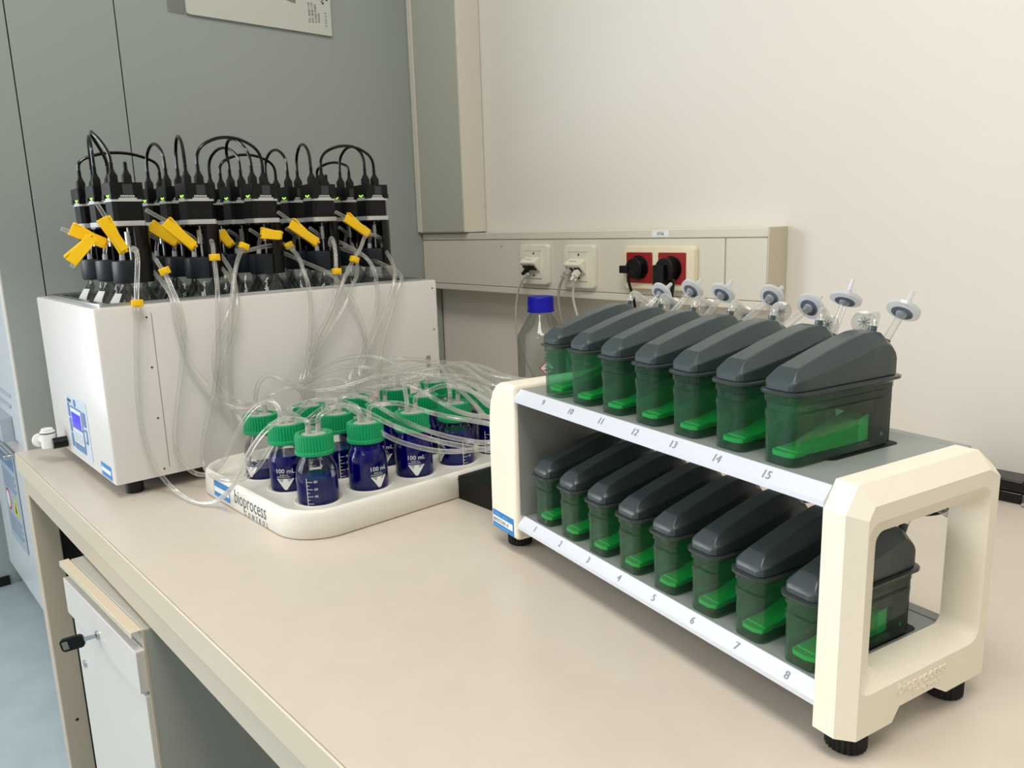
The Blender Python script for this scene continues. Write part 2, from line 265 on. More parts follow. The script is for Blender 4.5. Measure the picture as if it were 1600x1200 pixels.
GAS=[('a0', [(0.705, 0.2446, 0.1153), (0.705, 0.2471, 0.1272), (0.71, 0.2542, 0.1416), (0.715, 0.2683, 0.1495), (0.72, 0.2867, 0.1471), (0.73, 0.3096, 0.1347), (0.75, 0.3334, 0.1164), (0.79, 0.3545, 0.1032), (0.84, 0.3672, 0.0993), (0.885, 0.3909, 0.0952), (0.9, 0.3924, 0.097)]), ('a1', [(0.707, 0.3314, 0.1141), (0.707, 0.3345, 0.1265), (0.712, 0.3448, 0.1374), (0.72, 0.3631, 0.1382), (0.73, 0.3862, 0.1282), (0.76, 0.4109, 0.1172), (0.81, 0.4177, 0.1177), (0.87, 0.4081, 0.1244), (0.9, 0.3971, 0.1299)]), ('a2', [(0.707, 0.4069, 0.1152), (0.707, 0.4126, 0.1315), (0.71, 0.4238, 0.1426), (0.715, 0.4462, 0.1494), (0.73, 0.4645, 0.1465), (0.77, 0.4626, 0.1436), (0.83, 0.4392, 0.146), (0.88, 0.4152, 0.1523)]), ('a3', [(0.707, 0.4825, 0.1175), (0.707, 0.4876, 0.1317), (0.712, 0.4967, 0.142), (0.73, 0.5073, 0.1417), (0.78, 0.4881, 0.1418), (0.83, 0.4601, 0.1461)]), ('a4', [(0.707, 0.5619, 0.1175), (0.72, 0.5566, 0.1305), (0.76, 0.53, 0.1341), (0.8, 0.4978, 0.1392)]), ('b0', [(0.627, 0.2458, 0.116), (0.63, 0.2506, 0.1313), (0.64, 0.2663, 0.144), (0.65, 0.2912, 0.1468), (0.67, 0.3145, 0.1326), (0.7, 0.3264, 0.1148), (0.73, 0.3376, 0.0956), (0.77, 0.3577, 0.0842), (0.82, 0.375, 0.0831), (0.88, 0.3983, 0.0952)]), ('b1', [(0.627, 0.3221, 0.116), (0.63, 0.3258, 0.1303), (0.64, 0.338, 0.1412), (0.66, 0.3494, 0.1383), (0.68, 0.3661, 0.1212), (0.72, 0.3826, 0.1037), (0.78, 0.3947, 0.095), (0.83, 0.4116, 0.0916), (0.88, 0.4041, 0.1018)]), ('b2', [(0.627, 0.4043, 0.1171), (0.63, 0.406, 0.1344), (0.64, 0.4165, 0.1461), (0.66, 0.4378, 0.1394), (0.7, 0.4555, 0.1182), (0.76, 0.4512, 0.1127), (0.86, 0.4223, 0.1287)]), ('b3', [(0.627, 0.4841, 0.117), (0.63, 0.4853, 0.1298), (0.64, 0.4939, 0.1423), (0.66, 0.5053, 0.1369), (0.7, 0.505, 0.1198), (0.76, 0.4813, 0.113), (0.84, 0.4388, 0.1197)]), ('b4', [(0.627, 0.5641, 0.1168), (0.63, 0.5664, 0.1278), (0.65, 0.5658, 0.1369), (0.7, 0.5446, 0.1339), (0.78, 0.4964, 0.1347)]), ('c0', [(0.545, 0.2463, 0.1167), (0.55, 0.2465, 0.1321), (0.56, 0.2565, 0.1493), (0.57, 0.2775, 0.1549), (0.58, 0.3079, 0.1456), (0.6, 0.3399, 0.147), (0.62, 0.3843, 0.1585), (0.66, 0.4277, 0.1648), (0.7, 0.4579, 0.1573), (0.76, 0.4706, 0.1419), (0.84, 0.4417, 0.1327)]), ('c1', [(0.545, 0.326, 0.1164), (0.55, 0.3267, 0.1303), (0.56, 0.3345, 0.1435), (0.58, 0.3504, 0.1366), (0.61, 0.3779, 0.1423), (0.64, 0.4165, 0.1461), (0.68, 0.4604, 0.1545), (0.73, 0.483, 0.1514), (0.82, 0.4591, 0.1429)]), ('c2', [(0.545, 0.4058, 0.1163), (0.55, 0.4075, 0.1305), (0.56, 0.4323, 0.1437), (0.6, 0.4685, 0.1621), (0.64, 0.5031, 0.168), (0.68, 0.5231, 0.1604), (0.77, 0.4992, 0.1463)]), ('c3', [(0.545, 0.4849, 0.1163), (0.55, 0.485, 0.1301), (0.57, 0.5007, 0.1454), (0.6, 0.5317, 0.151), (0.66, 0.5392, 0.1652), (0.74, 0.5186, 0.1551)]), ('c4', [(0.545, 0.5649, 0.116), (0.55, 0.5675, 0.1276), (0.57, 0.588, 0.1417), (0.62, 0.5907, 0.1492), (0.7, 0.5652, 0.1494), (0.74, 0.5638, 0.1463)])]
CLAMPS=[((0.4, 0.0545, 0.3979), (0.4, 0.0957, 0.3689), 1), ((0.42, 0.0369, 0.3522), (0.42, 0.0744, 0.3812), 1), ((0.41, 0.0971, 0.4091), (0.41, 0.1148, 0.3572), 1), ((0.33, 0.1833, 0.401), (0.33, 0.2185, 0.365), 1), ((0.4, 0.1847, 0.4042), (0.4, 0.2198, 0.359), 1), ((0.33, 0.2925, 0.3851), (0.33, 0.3073, 0.3594), 0), ((0.41, 0.3254, 0.383), (0.41, 0.3598, 0.3738), 0), ((0.4, 0.3851, 0.3982), (0.4, 0.4285, 0.3566), 1), ((0.4, 0.4897, 0.406), (0.4, 0.5308, 0.3683), 1)]
STUBS=[((0.4, 0.0403, 0.3939), (0.4, 0.0569, 0.3855)), ((0.42, 0.0418, 0.3406), (0.42, 0.0519, 0.3575)), ((0.41, 0.0862, 0.4287), (0.41, 0.0981, 0.4038)), ((0.4, 0.155, 0.4177), (0.4, 0.1894, 0.3965)), ((0.4, 0.3615, 0.4121), (0.4, 0.3936, 0.3897)), ((0.4, 0.4675, 0.4107), (0.4, 0.4991, 0.3959)), ((0.4, 0.1612, 0.3455), (0.4, 0.167, 0.3309))]
CLIPS=[(0.447, 0.1121, 0.2863), (0.425, 0.2384, 0.3447), (0.41, 0.2932, 0.3599), (0.44, 0.438, 0.3113), (0.435, 0.477, 0.3295), (0.41, 0.167, 0.3273), (0.37, 0.389, 0.356)]
FILT=[((-0.002, 0.109, 0.0845), (0.004, 0.1187, 0.0785), (0.01, 0.1449, 0.1004), (0.014, 0.16, 0.1132), (-0.022, 0.1527, 0.0803)), ((-0.002, 0.1088, 0.0862), (0.004, 0.1168, 0.0806), (0.01, 0.1433, 0.1068), (0.014, 0.1614, 0.1133), (-0.022, 0.1456, 0.0859)), ((-0.002, 0.1102, 0.0868), (0.004, 0.1176, 0.0808), (0.01, 0.1373, 0.1067), (0.014, 0.1515, 0.1182), (-0.022, 0.1491, 0.088)), ((-0.002, 0.1092, 0.0866), (0.004, 0.1167, 0.081), (0.01, 0.1515, 0.1049), (0.014, 0.1598, 0.1132), (-0.022, 0.1494, 0.0834)), ((-0.002, 0.1098, 0.0874), (0.004, 0.1149, 0.0806), (0.01, 0.1446, 0.0999), (0.014, 0.1566, 0.105), (-0.022, 0.1427, 0.0923)), ((-0.002, 0.1086, 0.0877), (0.004, 0.1178, 0.0798), (0.01, 0.1255, 0.1114), (0.014, 0.124, 0.1239), (-0.022, 0.1451, 0.0841)), ((-0.002, 0.1091, 0.0873), (0.004, 0.1164, 0.0806), (0.01, 0.1284, 0.1054), (0.014, 0.1323, 0.1183), (-0.022, 0.1253, 0.0927))]
CORDS=[('white network cord hanging from the black plug of the socket nearest the corner', [(0.4232, 0.895, 0.2773), (0.3971, 0.9, 0.2601), (0.3759, 0.905, 0.2288), (0.3638, 0.91, 0.1749), (0.3585, 0.92, 0.1166), (0.3701, 0.93, 0.0517), (0.3662, 0.94, 0.0131)], 0.0022), ('greyish network cord from the second socket, the one nearer the corner', [(0.532, 0.895, 0.275), (0.5141, 0.9, 0.2614), (0.5009, 0.905, 0.2307), (0.5006, 0.91, 0.1975), (0.499, 0.92, 0.1633), (0.4956, 0.93, 0.1215)], 0.0028), ('white network cord from the second socket, the one nearer the red outlets', [(0.5601, 0.895, 0.2696), (0.5497, 0.9, 0.2551), (0.5443, 0.905, 0.2264), (0.5495, 0.91, 0.1981), (0.5499, 0.92, 0.1607)], 0.0026), ('thin black power cord curving down from the left red outlet', [(0.7057, 0.89, 0.2907), (0.6964, 0.892, 0.2799), (0.6957, 0.9, 0.2582), (0.6965, 0.91, 0.2338), (0.6913, 0.92, 0.2026), (0.683, 0.93, 0.1705)], 0.0027), ('thick black power cord hanging from the right red outlet', [(0.8041, 0.885, 0.2779), (0.7992, 0.89, 0.263), (0.789, 0.9, 0.245), (0.7845, 0.91, 0.2212), (0.7801, 0.92, 0.1911)], 0.0034)]

# ------------------------------------------------------------------ setting
YW = .985; ZF = -.75; ZC = 2.05; XL = -1.34; XR = 7.0; YF = -3.6
struct(MB().box(XL-.1, XR+.1, YF-.1, YW+.1, ZF-.05, ZF).build('floor', FLOORM))
struct(MB().box(XL-.1, XR+.1, YF-.1, YW+.1, ZC, ZC+.05).build('ceiling', WALL))
struct(MB().box(XL-.1, XR+.1, YW, YW+.1, ZF, ZC).build('wall_back', WALL))
wf = MB(); wf.box(XL-.1, XL, YF, YW, ZF, -.1).box(XL-.1, XL, YF, YW, 1.6, ZC).box(XL-.1, XL, YF, -3.2, -.1, 1.6).box(XL-.1, XL, -.9, YW, -.1, 1.6)
struct(wf.build('wall_left', mat('aisle_wall', (184, 196, 198), .6)))
struct(MB().box(XR, XR+.1, YF, YW, ZF, ZC).build('wall_right', WALL))
struct(MB().box(XL, XR, YF-.1, YF, ZF, ZC).build('wall_front', WALL))
wm = MB()
for a, b, c, d in ((-3.2, -.9, -.1, -.04), (-3.2, -.9, 1.54, 1.6), (-3.2, -3.14, -.1, 1.6), (-.96, -.9, -.1, 1.6), (-2.08, -2.02, -.1, 1.6)): wm.box(XL-.07, XL-.03, a, b, c, d)
win = struct(wm.build('window_1', WPLAST))
MB().box(XL-.055, XL-.05, -3.14, -.96, -.04, 1.54).build('pane', GLASS, win)
struct(MB().box(XL, XL+.012, YF, .12, ZF, ZF+.03).build('baseboard_left', BLACKS))
# grey laminate partition along the left of the bench: separate upright panels with narrow dark joints
part = struct(MB().box(-.025, -.0035, .024, YW, ZF, ZC).build('wall_partition', BLACKS))
for y0, y1 in ((.0228, .0875), (.0895, .2655), (.2675, .981)):
    MB().box(-.004, 0, y0, y1, ZF, ZC).build('panel', PANEL, part, bevel=.0008)
MB().box(-.025, 0, .0205, .0228, ZF, ZC).build('edge_strip', GREYMET, part)

# ---- tall cabinet beyond the partition
tc = empty('tall_cabinet', (-.66, .12, ZF)); tag(tc, 'tall pale grey lab cabinet beyond the grey partition, at the end of the bench', 'cabinet')
CW = mat('cabinet_paint', (212, 217, 221), .35)
MB().box(-.60, .62, .02, .80, .10, 2.7).build('body', CW, tc)
MB().box(-.58, .60, .05, .80, 0, .10).build('plinth', mat('plinth_grey', (176, 186, 192), .5), tc)
dr = MB().box(-.60, .615, 0, .019, .104, .545).build('door', CW, tc, bevel=.003)
hd = MB(); hd.box(-.42, -.12, -.035, -.027, .552, .566).box(-.42, -.41, -.03, 0, .552, .566).box(-.13, -.12, -.03, 0, .552, .566); hd.build('handle', STEEL, dr, bevel=.003)
dr = MB().box(-.60, .615, 0, .019, .60, 2.65).build('door', CW, tc, bevel=.003)
MB().box(-.35, -.115, -.004, 0, .690, .700).box(-.35, -.10, -.004, 0, .722, .730).box(-.33, -.13, -.03, 0, .60, .665).build('handle', mat('handle_grey', (182, 192, 204), .35), dr, bevel=.002)
MB().box(-.60, .615, .004, .019, .55, .595).build('rail', GREYMET, tc, bevel=.002)
# safety sheet taped to its lower door (flat print)
sh = MB(); plate(sh, (-1.10, .1185, -.505), (1, 0, 0), (0, 0, 1), .235, .29, .0008)
sh = sh.build('safety_sheet', mat('sheet_blue_grey', (176, 188, 204), .45)); tag(sh, 'blue-grey printed safety sheet with round red and yellow triangle symbols on the cabinet door', 'notice')
hb = MB(); plate(hb, (-1.095, .1176, -.262), (1, 0, 0), (0, 0, 1), .21, .035, .0005).build('header_bar', PANELG, sh)
lines = MB()
for k in range(6): plate(lines, (-1.085, .1176, -.286-.010*k), (1, 0, 0), (0, 0, 1), .19-.02*(k % 2), .003, .0004)
for k in range(6): plate(lines, (-1.085, .1176, -.428-.010*k), (1, 0, 0), (0, 0, 1), .20-.03*(k % 2), .003, .0004)
lines.build('print_lines', mat('print_grey_blue', (118, 132, 152), .5), sh)
MB().rod((-1.05, .1176, -.378), (-1.05, .117, -.378), .034, seg=24).build('red_ring', mat('ring_red', (196, 60, 70), .5), sh)
MB().rod((-1.05, .1172, -.378), (-1.05, .1166, -.378), .026, seg=24).build('ring_centre', LWHITE, sh)
MB().prism([(-.985, -.405), (-.905, -.405), (-.945, -.342)], 'y', .1168, .1176).build('yellow_triangle', mat('tri_yellow', (214, 220, 70), .5), sh)
MB().prism([(-.957, -.398), (-.933, -.398), (-.945, -.365)], 'y', .1164, .1168).build('triangle_mark', PRINTK, sh)

# ------------------------------------------------------------------ trunking on the back wall
Y0 = .930
hd_ = empty('cable_duct', (.48, YW, .30)); tag(hd_, 'long horizontal cream wall duct carrying the sockets above the bench', 'cable duct')
def q(o): return o
D = lambda x, y, z: (x-.48, y-YW, z-.30)
def dbox(mb, x0, x1, y0, y1, z0, z1): return mb.box(x0-.48, x1-.48, y0-YW, y1-YW, z0-.30, z1-.30)
m = MB(); dbox(m, .002, .957, Y0+.004, YW-.0005, .2300, .3625); m.build('body', DUCT, hd_, bevel=.002)
m = MB(); dbox(m, .002, .957, Y0-.0005, Y0+.006, .3475, .3631); m.build('top_lip', DUCT, hd_, bevel=.0015)
m = MB(); dbox(m, .002, .957, Y0-.0005, Y0+.006, .2293, .2430); m.build('bottom_lip', DUCT, hd_, bevel=.0015)
for a, b in ((.002, .372), (.3735, .876), (.8785, .956)):
    m = MB(); dbox(m, a, b, Y0, Y0+.006, .2442, .3462); m.build('cover', DUCT, hd_, bevel=.001)
m = MB(); dbox(m, .957, .9598, Y0-.002, YW-.0005, .2285, .3638); m.build('end_cap', mat('duct_end', (206, 198, 178), .45), hd_, bevel=.001)
m = MB(); plate(m, D(.7225, Y0-.0008, .3495), (1, 0, 0), (0, 0, 1), .038, .0115, .0006); lb = m.build('tape_label', LWHITE, hd_)
text('label_text', '1F36', .0085, D(.7415, Y0-.0016, .3525), (1, 0, 0), (0, 0, 1), PRINTK, hd_, align='CENTER')
MB().rod(D(.302, Y0+.0005, .333), D(.302, Y0-.0006, .333), .0016, seg=8).build('screw', PRINTG, hd_)

vd = empty('vertical_cable_duct', (.09, YW, .364)); tag(vd, 'vertical grey-cream cable duct rising to the ceiling in the corner', 'cable duct')
def vbox(mb, x0, x1, y0, y1, z0, z1): return mb.box(x0-.09, x1-.09, y0-YW, y1-YW, z0-.364, z1-.364)
m = MB(); vbox(m, .004, .186, .919, YW-.0005, .3645, ZC-.001); m.build('body', DUCT, vd, bevel=.002)
m = MB(); vbox(m, .001, .020, .9155, .925, .3665, ZC-.001); m.build('edge_lip', DUCT, vd, bevel=.002)
m = MB(); vbox(m, .022, .184, .9165, .922, .3665, ZC-.001); m.build('cover', mat('duct_cover_grey', (186, 188, 176), .45), vd, bevel=.0012)

# grey plate standing on the wall below the duct, seen beside the bath
# ---- sockets
def faceplate(x0, x1, z0, z1, nm, label, m_, cat='socket', grp=None):
    r = empty(nm, ((x0+x1)/2, Y0, (z0+z1)/2)); tag(r, label, cat, grp)
    cx, cz = (x0+x1)/2, (z0+z1)/2
    a = [(p[0], p[1]) for p in rrect(x0-cx, x1-cx, z0-cz, z1-cz, .008)]
    b = [(p[0]*.97, p[1]*.96) for p in a]; c = [(p[0]*.90, p[1]*.92) for p in a]
    MB().loft([[(p[0], -.0005, p[1]) for p in a], [(p[0], -.006, p[1]) for p in a], [(p[0], -.010, p[1]) for p in b], [(p[0], -.0105, p[1]) for p in c]]).build('frame', m_, r, smooth=50)
    return r
def netsocket(x0, x1, z0, z1, label, plugs):
    r = faceplate(x0, x1, z0, z1, 'network_socket', label, SOCKET, grp='white network sockets on the duct')
    MB().box(-.025, .025, -.0115, -.010, -.029, .029).build('insert', SOCKET, r, bevel=.0008)
    MB().box(-.026, .026, -.0118, -.0112, .0285, .0290).box(-.026, .026, -.0118, -.0112, -.0290, -.0285).build('joint', PRINTG, r)
    # sloped hood with two outlets
    h = MB().prism([(-.0115, .016), (-.030, .006), (-.030, .003), (-.0115, -.016)], 'x', -.022, .022).build('hood', SOCKET, r, bevel=.0008)
    text('hood_print', 'B17  B18', .0052, (-.014, -.0235, .0105), (1, 0, 0), (0, .88, .47), PRINTG, r, depth=.00005)
    for xx in (-.010, .010):
        MB().obox((xx, -.0215, -.006), Vector((1, 0, 0)), Vector((0, -.70, .71)), Vector((0, .71, .70)), .0072, .0062, .0016).build('outlet', BLACKS, h)
    for zz in (.0235, -.0225):
        MB().rod((.003, -.0112, zz), (.003, -.0125, zz), .0022, seg=10).build('screw', mat('screw_dark', (80, 78, 70), .4, .6), r)
    return r
netsocket(.3705, .4575, .253, .3375, 'white network socket plate holding one black plug', 1)
netsocket(.502, .587, .250, .3365, 'white network socket plate holding two grey plugs, next to the red outlets', 2)
ps = faceplate(.6605, .8236, .2545, .3345, 'double_power_socket', 'double power socket with cream frame and two red inserts', SOCKETC, 'socket')
for cx in (-.0405, .0335):
    ins = MB().box(cx-.030, cx+.030, -.0135, -.010, -.028, .028).build('red_insert', REDP, ps, bevel=.002)
    rg = []; 
    for rr, yy in ((.0235, -.0137), (.0235, -.0125), (.0205, -.0115), (.0195, -.008)): rg.append([(cx+rr*math.cos(2*PI*k/28), yy, rr*math.sin(2*PI*k/28)) for k in range(28)])
    MB().rod((cx, -.0136, 0), (cx, -.0142, 0), .0225, seg=28).build('socket_well', BLACKG, ins)
# plugs and cords
PLUGS = []
def plugthing(nm, label, parts, cat='plug'):
    r = empty(nm, parts[0][3]); tag(r, label, cat)
    for (pn, mb, m_, _o) in parts: mb.build(pn, m_, r, bevel=.0012)
    PLUGS.append(r); return r
def sub(P, o): return [tuple(a-b for a, b in zip(p, o)) for p in P]
o1 = (.6965, .915, .2935)
pl = MB().rod((0, .006, 0), (0, -.009, 0), .0205, .0185, seg=26)
cb = MB().obox((-.021, -.006, -.002), Vector((1, 0, 0)), Vector((0, 1, 0)), Vector((0, 0, 1)), .010, .006, .007)
plugthing('power_plug', 'round black plug with side cord in the red outlet next to the network sockets', [('body', pl, BLACK, o1), ('cord_grip', cb, BLACK, o1)])
o2 = (.7706, .915, .2935)
pl = MB().rod((0, .006, 0), (0, -.014, 0), .0215, .0200, seg=26)
cb = MB().obox((-.006, -.014, -.012), Vector((1, 0, 0)), Vector((0, 1, 0)), Vector((0, 0, 1)), .012, .009, .020)
cg = MB().loft([[(-.008+w_*math.cos(2*PI*k/10), -.016+w_*math.sin(2*PI*k/10), z) for k in range(10)] for z, w_ in ((-.030, .0065), (-.036, .0045), (-.038, .006), (-.044, .0042), (-.046, .0055), (-.052, .004), (-.054, .005), (-.060, .0036))])
plugthing('power_plug', 'bulky black angled plug with ribbed cord grip in the red outlet', [('body', pl, BLACK, o2), ('angled_head', cb, BLACK, o2), ('cord_grip', cg, BLACK, o2)])
def netplug(x, z, m_, label, dx=-.012):
    o = (x, .908, z); d = Vector((dx, -.014, -.016)).normalized(); s = d.cross(Vector((0, 0, 1))).normalized(); u = s.cross(d)
    b = MB().obox(Vector((0, 0, 0)), d, s, u, .011, .0068, .0052)
    g = MB().rod(tuple(d*.010), tuple(d*.022), .0042, .0030, seg=10)
    for k in range(3): g.rod(tuple(d*(.012+.0035*k)), tuple(d*(.0135+.0035*k)), .0050-.0004*k, seg=10)
    plugthing('network_plug', label, [('body', b, m_, o), ('cord_boot', g, m_, o)])
netplug(.4145, .290, BLACK, 'black network plug with white cord, in the socket closer to the corner')
netplug(.530, .287, CORDG, 'grey network plug in the second network socket, towards the corner')
netplug(.553, .284, SOCKET, 'pale network plug in the second network socket, towards the red outlets', dx=-.004)
for (lab, P, r), k in zip(CORDS, (2, 3, 4, 0, 1)):
    pg = PLUGS[k]; o = pg.location; e = P[-1]; P = [p for p in P if p[2] > .06]+([(P[-1][0], .945, .09)] if e[2] > .1 else [])+[(e[0], .962, .035), (e[0], .968, .004)]
    tube_mb(sub(P, o), r, 8).build('cord', BLACK if k < 2 else (CORDG if k == 3 else CORDW), pg)

# ------------------------------------------------------------------ white sign high on the partition
sg = empty('printed_sign', (0, .555, .80)); tag(sg, 'white printed card mounted high on the grey partition, above the motors', 'sign')
sgn = MB(); sgn.loft([[(x, p[0], p[1]) for p in [(-.158, .22), (-.158, .006), (-.1575, .002), (-.153, 0), (.158, -.003), (.162, .22)]] for x in (.0012, .006)])
sgn.build('card', mat('card_white', (205, 208, 200), .35), sg, bevel=.0005)
MB().loft([[(x, p[0], p[1]) for p in [(-.192, .22), (-.192, .001), (-.16, -.001), (-.16, .22)]] for x in (.0008, .0016)]).build('clear_holder', CLEARP, sg)
for k, s in enumerate(('TEL. 4028 1195', 'FAX 4028 1197', 'A-1060 WIEN', 'WWW')):
    text('card_print', s, .0065, (.0064, .108+.0075*k, .018+.0008*k), (0, 0, 1), (0, -1, 0), PRINTD, sg, depth=.00005)
text('card_print', 'O F F I C E', .0065, (.0064, .147, .014), (0, 0, 1), (0, -1, 0), PRINTD, sg, depth=.00005)
lg = MB()
for a, b in ((.140, .078), (.150, .070), (.140, .062), (.132, .070)): lg.rod((.0061, a, b), (.0067, a, b), .0022, seg=8)
lg.obox((.0064, .1415, .070), Vector((1, 0, 0)), Vector((0, .7, .7)), Vector((0, -.7, .7)), .0002, .009, .0006)
lg.build('card_emblem', PRINTK, sg)
MB().loft([[(x, p[0], p[1]) for p in [(.012, .069), (.038, .060), (.075, .052), (.079, .078), (.06, .22), (0, .22)]] for x in (.0061, .0065)]).build('card_picture', mat('picture_grey', (130, 134, 130), .5), sg)

# ------------------------------------------------------------------ bench
bench = empty('lab_bench', (1.4, .49, 0)); tag(bench, 'long beige laminate laboratory bench with pale front edge, holding all the equipment', 'bench')
def bb(mb, x0, x1, y0, y1, z0, z1): return mb.box(x0-1.3992, x1-1.4, y0-.49, y1-.49, z0, z1)
m = MB(); bb(m, 0, 2.8, .0025, YW-.001, -.034, 0); m.build('worktop', DESK, bench)
m = MB(); bb(m, 0, 2.8, 0, .0025, -.034, -.0002); m.build('edge_band', EDGE, bench, bevel=.0018, seg=3)
m = MB(); bb(m, .018, 2.78, .004, .03, -.0700, -.0348); m.build('apron', APRON, bench, bevel=.001)
m = MB(); bb(m, .018, .05, .70, .80, -.0700, -.0348); 
m = MB(); bb(m, .018, .052, .003, .044, ZF, -.0348); lg_ = m.build('leg', APRON, bench, bevel=.002)
m = MB(); bb(m, .018, .052, .86, .90, ZF, -.0348); m.build('leg', APRON, bench, bevel=.002)
m = MB(); bb(m, 2.70, 2.734, .003, .044, ZF, -.0348); m.build('leg', APRON, bench, bevel=.002)
MB().rod((.0515-1.4, .025-.49, -.53), (.0525-1.4, .025-.49, -.53), .003, seg=10).build('bolt_hole', BLACKS, bench)
m = MB(); bb(m, .05, 1.9, .80, .82, ZF+.1, -.035); m.build('void_shade_board', BLACKS, bench)  # black colour stands in for the shade under the bench
m = MB(); bb(m, .02, .03, .046, .86, ZF+.01, -.0348); m.build('light_block_panel', BLACKS, bench)  # added black panel blocking window light, so the gap by the leg stays dark

# pedestal under the bench (slightly turned)
pd = empty('drawer_pedestal', (.715, -.002, ZF), math.radians(2.05)); tag(pd, 'grey-beige metal drawer unit under the bench, key in its top drawer', 'cabinet')
zz = lambda z: z-ZF
MB().box(-.296, 0, 0, .72, zz(-.70), zz(-.073)).build('body', mat('pedestal_grey', (172, 172, 162), .4), pd, bevel=.0015)
MB().box(-.0030, .0006, -.0022, .0005, zz(-.70), zz(-.0725)).build('front_edge', APRON, pd)
dw = MB().box(-.302, -.003, -.0115, -.0006, zz(-.1537), zz(-.0995)).build('drawer', GREYMET, pd, bevel=.0008)
hm = MB(); hm.prism([(-.0006, zz(-.0735)), (-.0135, zz(-.0735)), (-.0135, zz(-.0815)), (-.0123, zz(-.0815)), (-.0123, zz(-.0748)), (-.0006, zz(-.0748))], 'x', -.302, -.003)
hm.build('handle', EDGE, dw, bevel=.0004)
lk = MB().rod((-.157, -.0115, zz(-.1345)), (-.157, -.0140, zz(-.1345)), .0058, seg=20).build('lock', STEEL, dw)
MB().box(-.133, -.121, -.0122, -.0115, zz(-.1325), zz(-.1312)).build('card_clip', GREYMET, dw)
dd_ = MB().box(-.2955, -.0045, -.0065, -.0006, zz(-.68), zz(-.1600)).build('door', GREYMET, pd, bevel=.0008)
MB().rod((-.268, -.0065, zz(-.2240)), (-.268, -.0088, zz(-.2240)), .0055, seg=20).build('lock', STEEL, dd_)
MB().box(-.29, -.01, .03, .68, 0, zz(-.70)).build('plinth', BLACKS, pd)
ky = empty('key', (.5585, -.0215, -.1350), math.radians(2)); tag(ky, 'small key with black plastic head in the drawer lock', 'key')
MB().box(-.0012, .0012, -.016, 0, -.0028, .0028).build('blade', STEEL, ky, bevel=.0004)
kh = MB(); kh.loft([[(x, p[0], p[1]) for p in rrect(-.044, -.015, -.0095, .0085, .005)] for x in (-.003, .003)]); kh.build('head', BLACK, ky, bevel=.001)
MB().box(-.0033, .0033, -.041, -.034, -.006, .005).build('head_hole', mat('hole_grey', (120, 120, 116), .5), ky)
ky.rotation_euler = (math.radians(10), 0, math.radians(-28))

# ------------------------------------------------------------------ water bath
BX0, BX1, BY0, BY1, BZ, BT = .0725, .4337, .0581, .651, .0235, .282
bath = empty('water_bath', ((BX0+BX1)/2, (BY0+BY1)/2, 0)); tag(bath, 'long white laboratory water bath with a small blue display on its narrow end', 'water bath')
CX, CY = (BX0+BX1)/2, (BY0+BY1)/2
def tb(mb, x0, x1, y0, y1, z0, z1): return mb.box(x0-CX, x1-CX, y0-CY, y1-CY, z0, z1)
# housing: open box
m = MB()
o4 = rrect(BX0-CX, BX1-CX, BY0-CY, BY1-CY, .004, 3); n4 = rrect(.100-CX, .405-CX, .085-CY, .630-CY, .008, 3)
m.loft([[(p[0], p[1], BZ) for p in n4], [(p[0], p[1], BZ) for p in o4], [(p[0], p[1], BT-.0025) for p in o4], [(p[0]*.992, p[1]*.995, BT) for p in o4], [(p[0], p[1], BT) for p in n4], [(p[0], p[1], .24) for p in n4]], caps=False)
m.build('housing', WHITE, bath, smooth=50)
MB().add([(p[0], p[1], BZ+.0005) for p in n4], [tuple(range(len(n4)))]).build('base', BLACKS, bath)
a = rrect(.088-CX, .4115-CX, .072-CY, .6385-CY, .006, 3); b = rrect(.106-CX, .397-CX, .090-CY, .622-CY, .012, 3); 
m = MB(); m.loft([[(p[0], p[1], BT+.0002) for p in a], [(p[0], p[1], BT+.0042) for p in a], [(p[0], p[1], BT+.0042) for p in rrect(.091-CX, .4085-CX, .075-CY, .6355-CY, .006, 3)], [(p[0], p[1], BT+.0022) for p in rrect(.094-CX, .4055-CX, .078-CY, .6325-CY, .006, 3)], [(p[0], p[1], BT+.0022) for p in b], [(p[0], p[1], BT-.008) for p in b], [(p[0], p[1], .10) for p in b]], caps=False)
m.add([(p[0], p[1], .10) for p in b], [tuple(range(len(b)))])
m.build('steel_tank', STEEL, bath, smooth=50)
MB().add([(p[0], p[1], .262) for p in rrect(.1062-CX, .3968-CX, .0902-CY, .6218-CY, .012, 3)], [tuple(range(16))]).build('water', mat('bath_water_surface', (40, 46, 44), .05, spec=.6), bath)
for fx in (BX0+.04, BX1-.032):
    for fy in (BY0+.032, BY1-.04): MB().rod((fx-CX, fy-CY, 0), (fx-CX, fy-CY, BZ+.001), .013, seg=20).build('foot', BLACKS, bath)
m = MB(); m.obox((BX1-CX+.0001, .1345-CY, .1525), Vector((1, 0, 0)), Vector((0, 1, 0)), Vector((0, 0, 1)), .0003, .0005, .117); m.build('seam', mat('seam_grey', (150, 146, 136), .5), bath)
for (y, z) in ((.1275, .264), (.1265, .190), (.1262, .113), (.1265, .034), (.640, .2675), (.640, .190)):
    MB().rod((BX1-CX-.0005, y-CY, z), (BX1-CX+.0007, y-CY, z), .0014, seg=8).build('screw', PRINTK, bath)
m = MB(); plate(m, (BX1-CX+.0001, .618-CY, .120), (0, 1, 0), (0, 0, 1), .010, .022, .0004, .004); m.build('paint_scuff', mat('scuff_grey', (150, 148, 142), .5), bath)
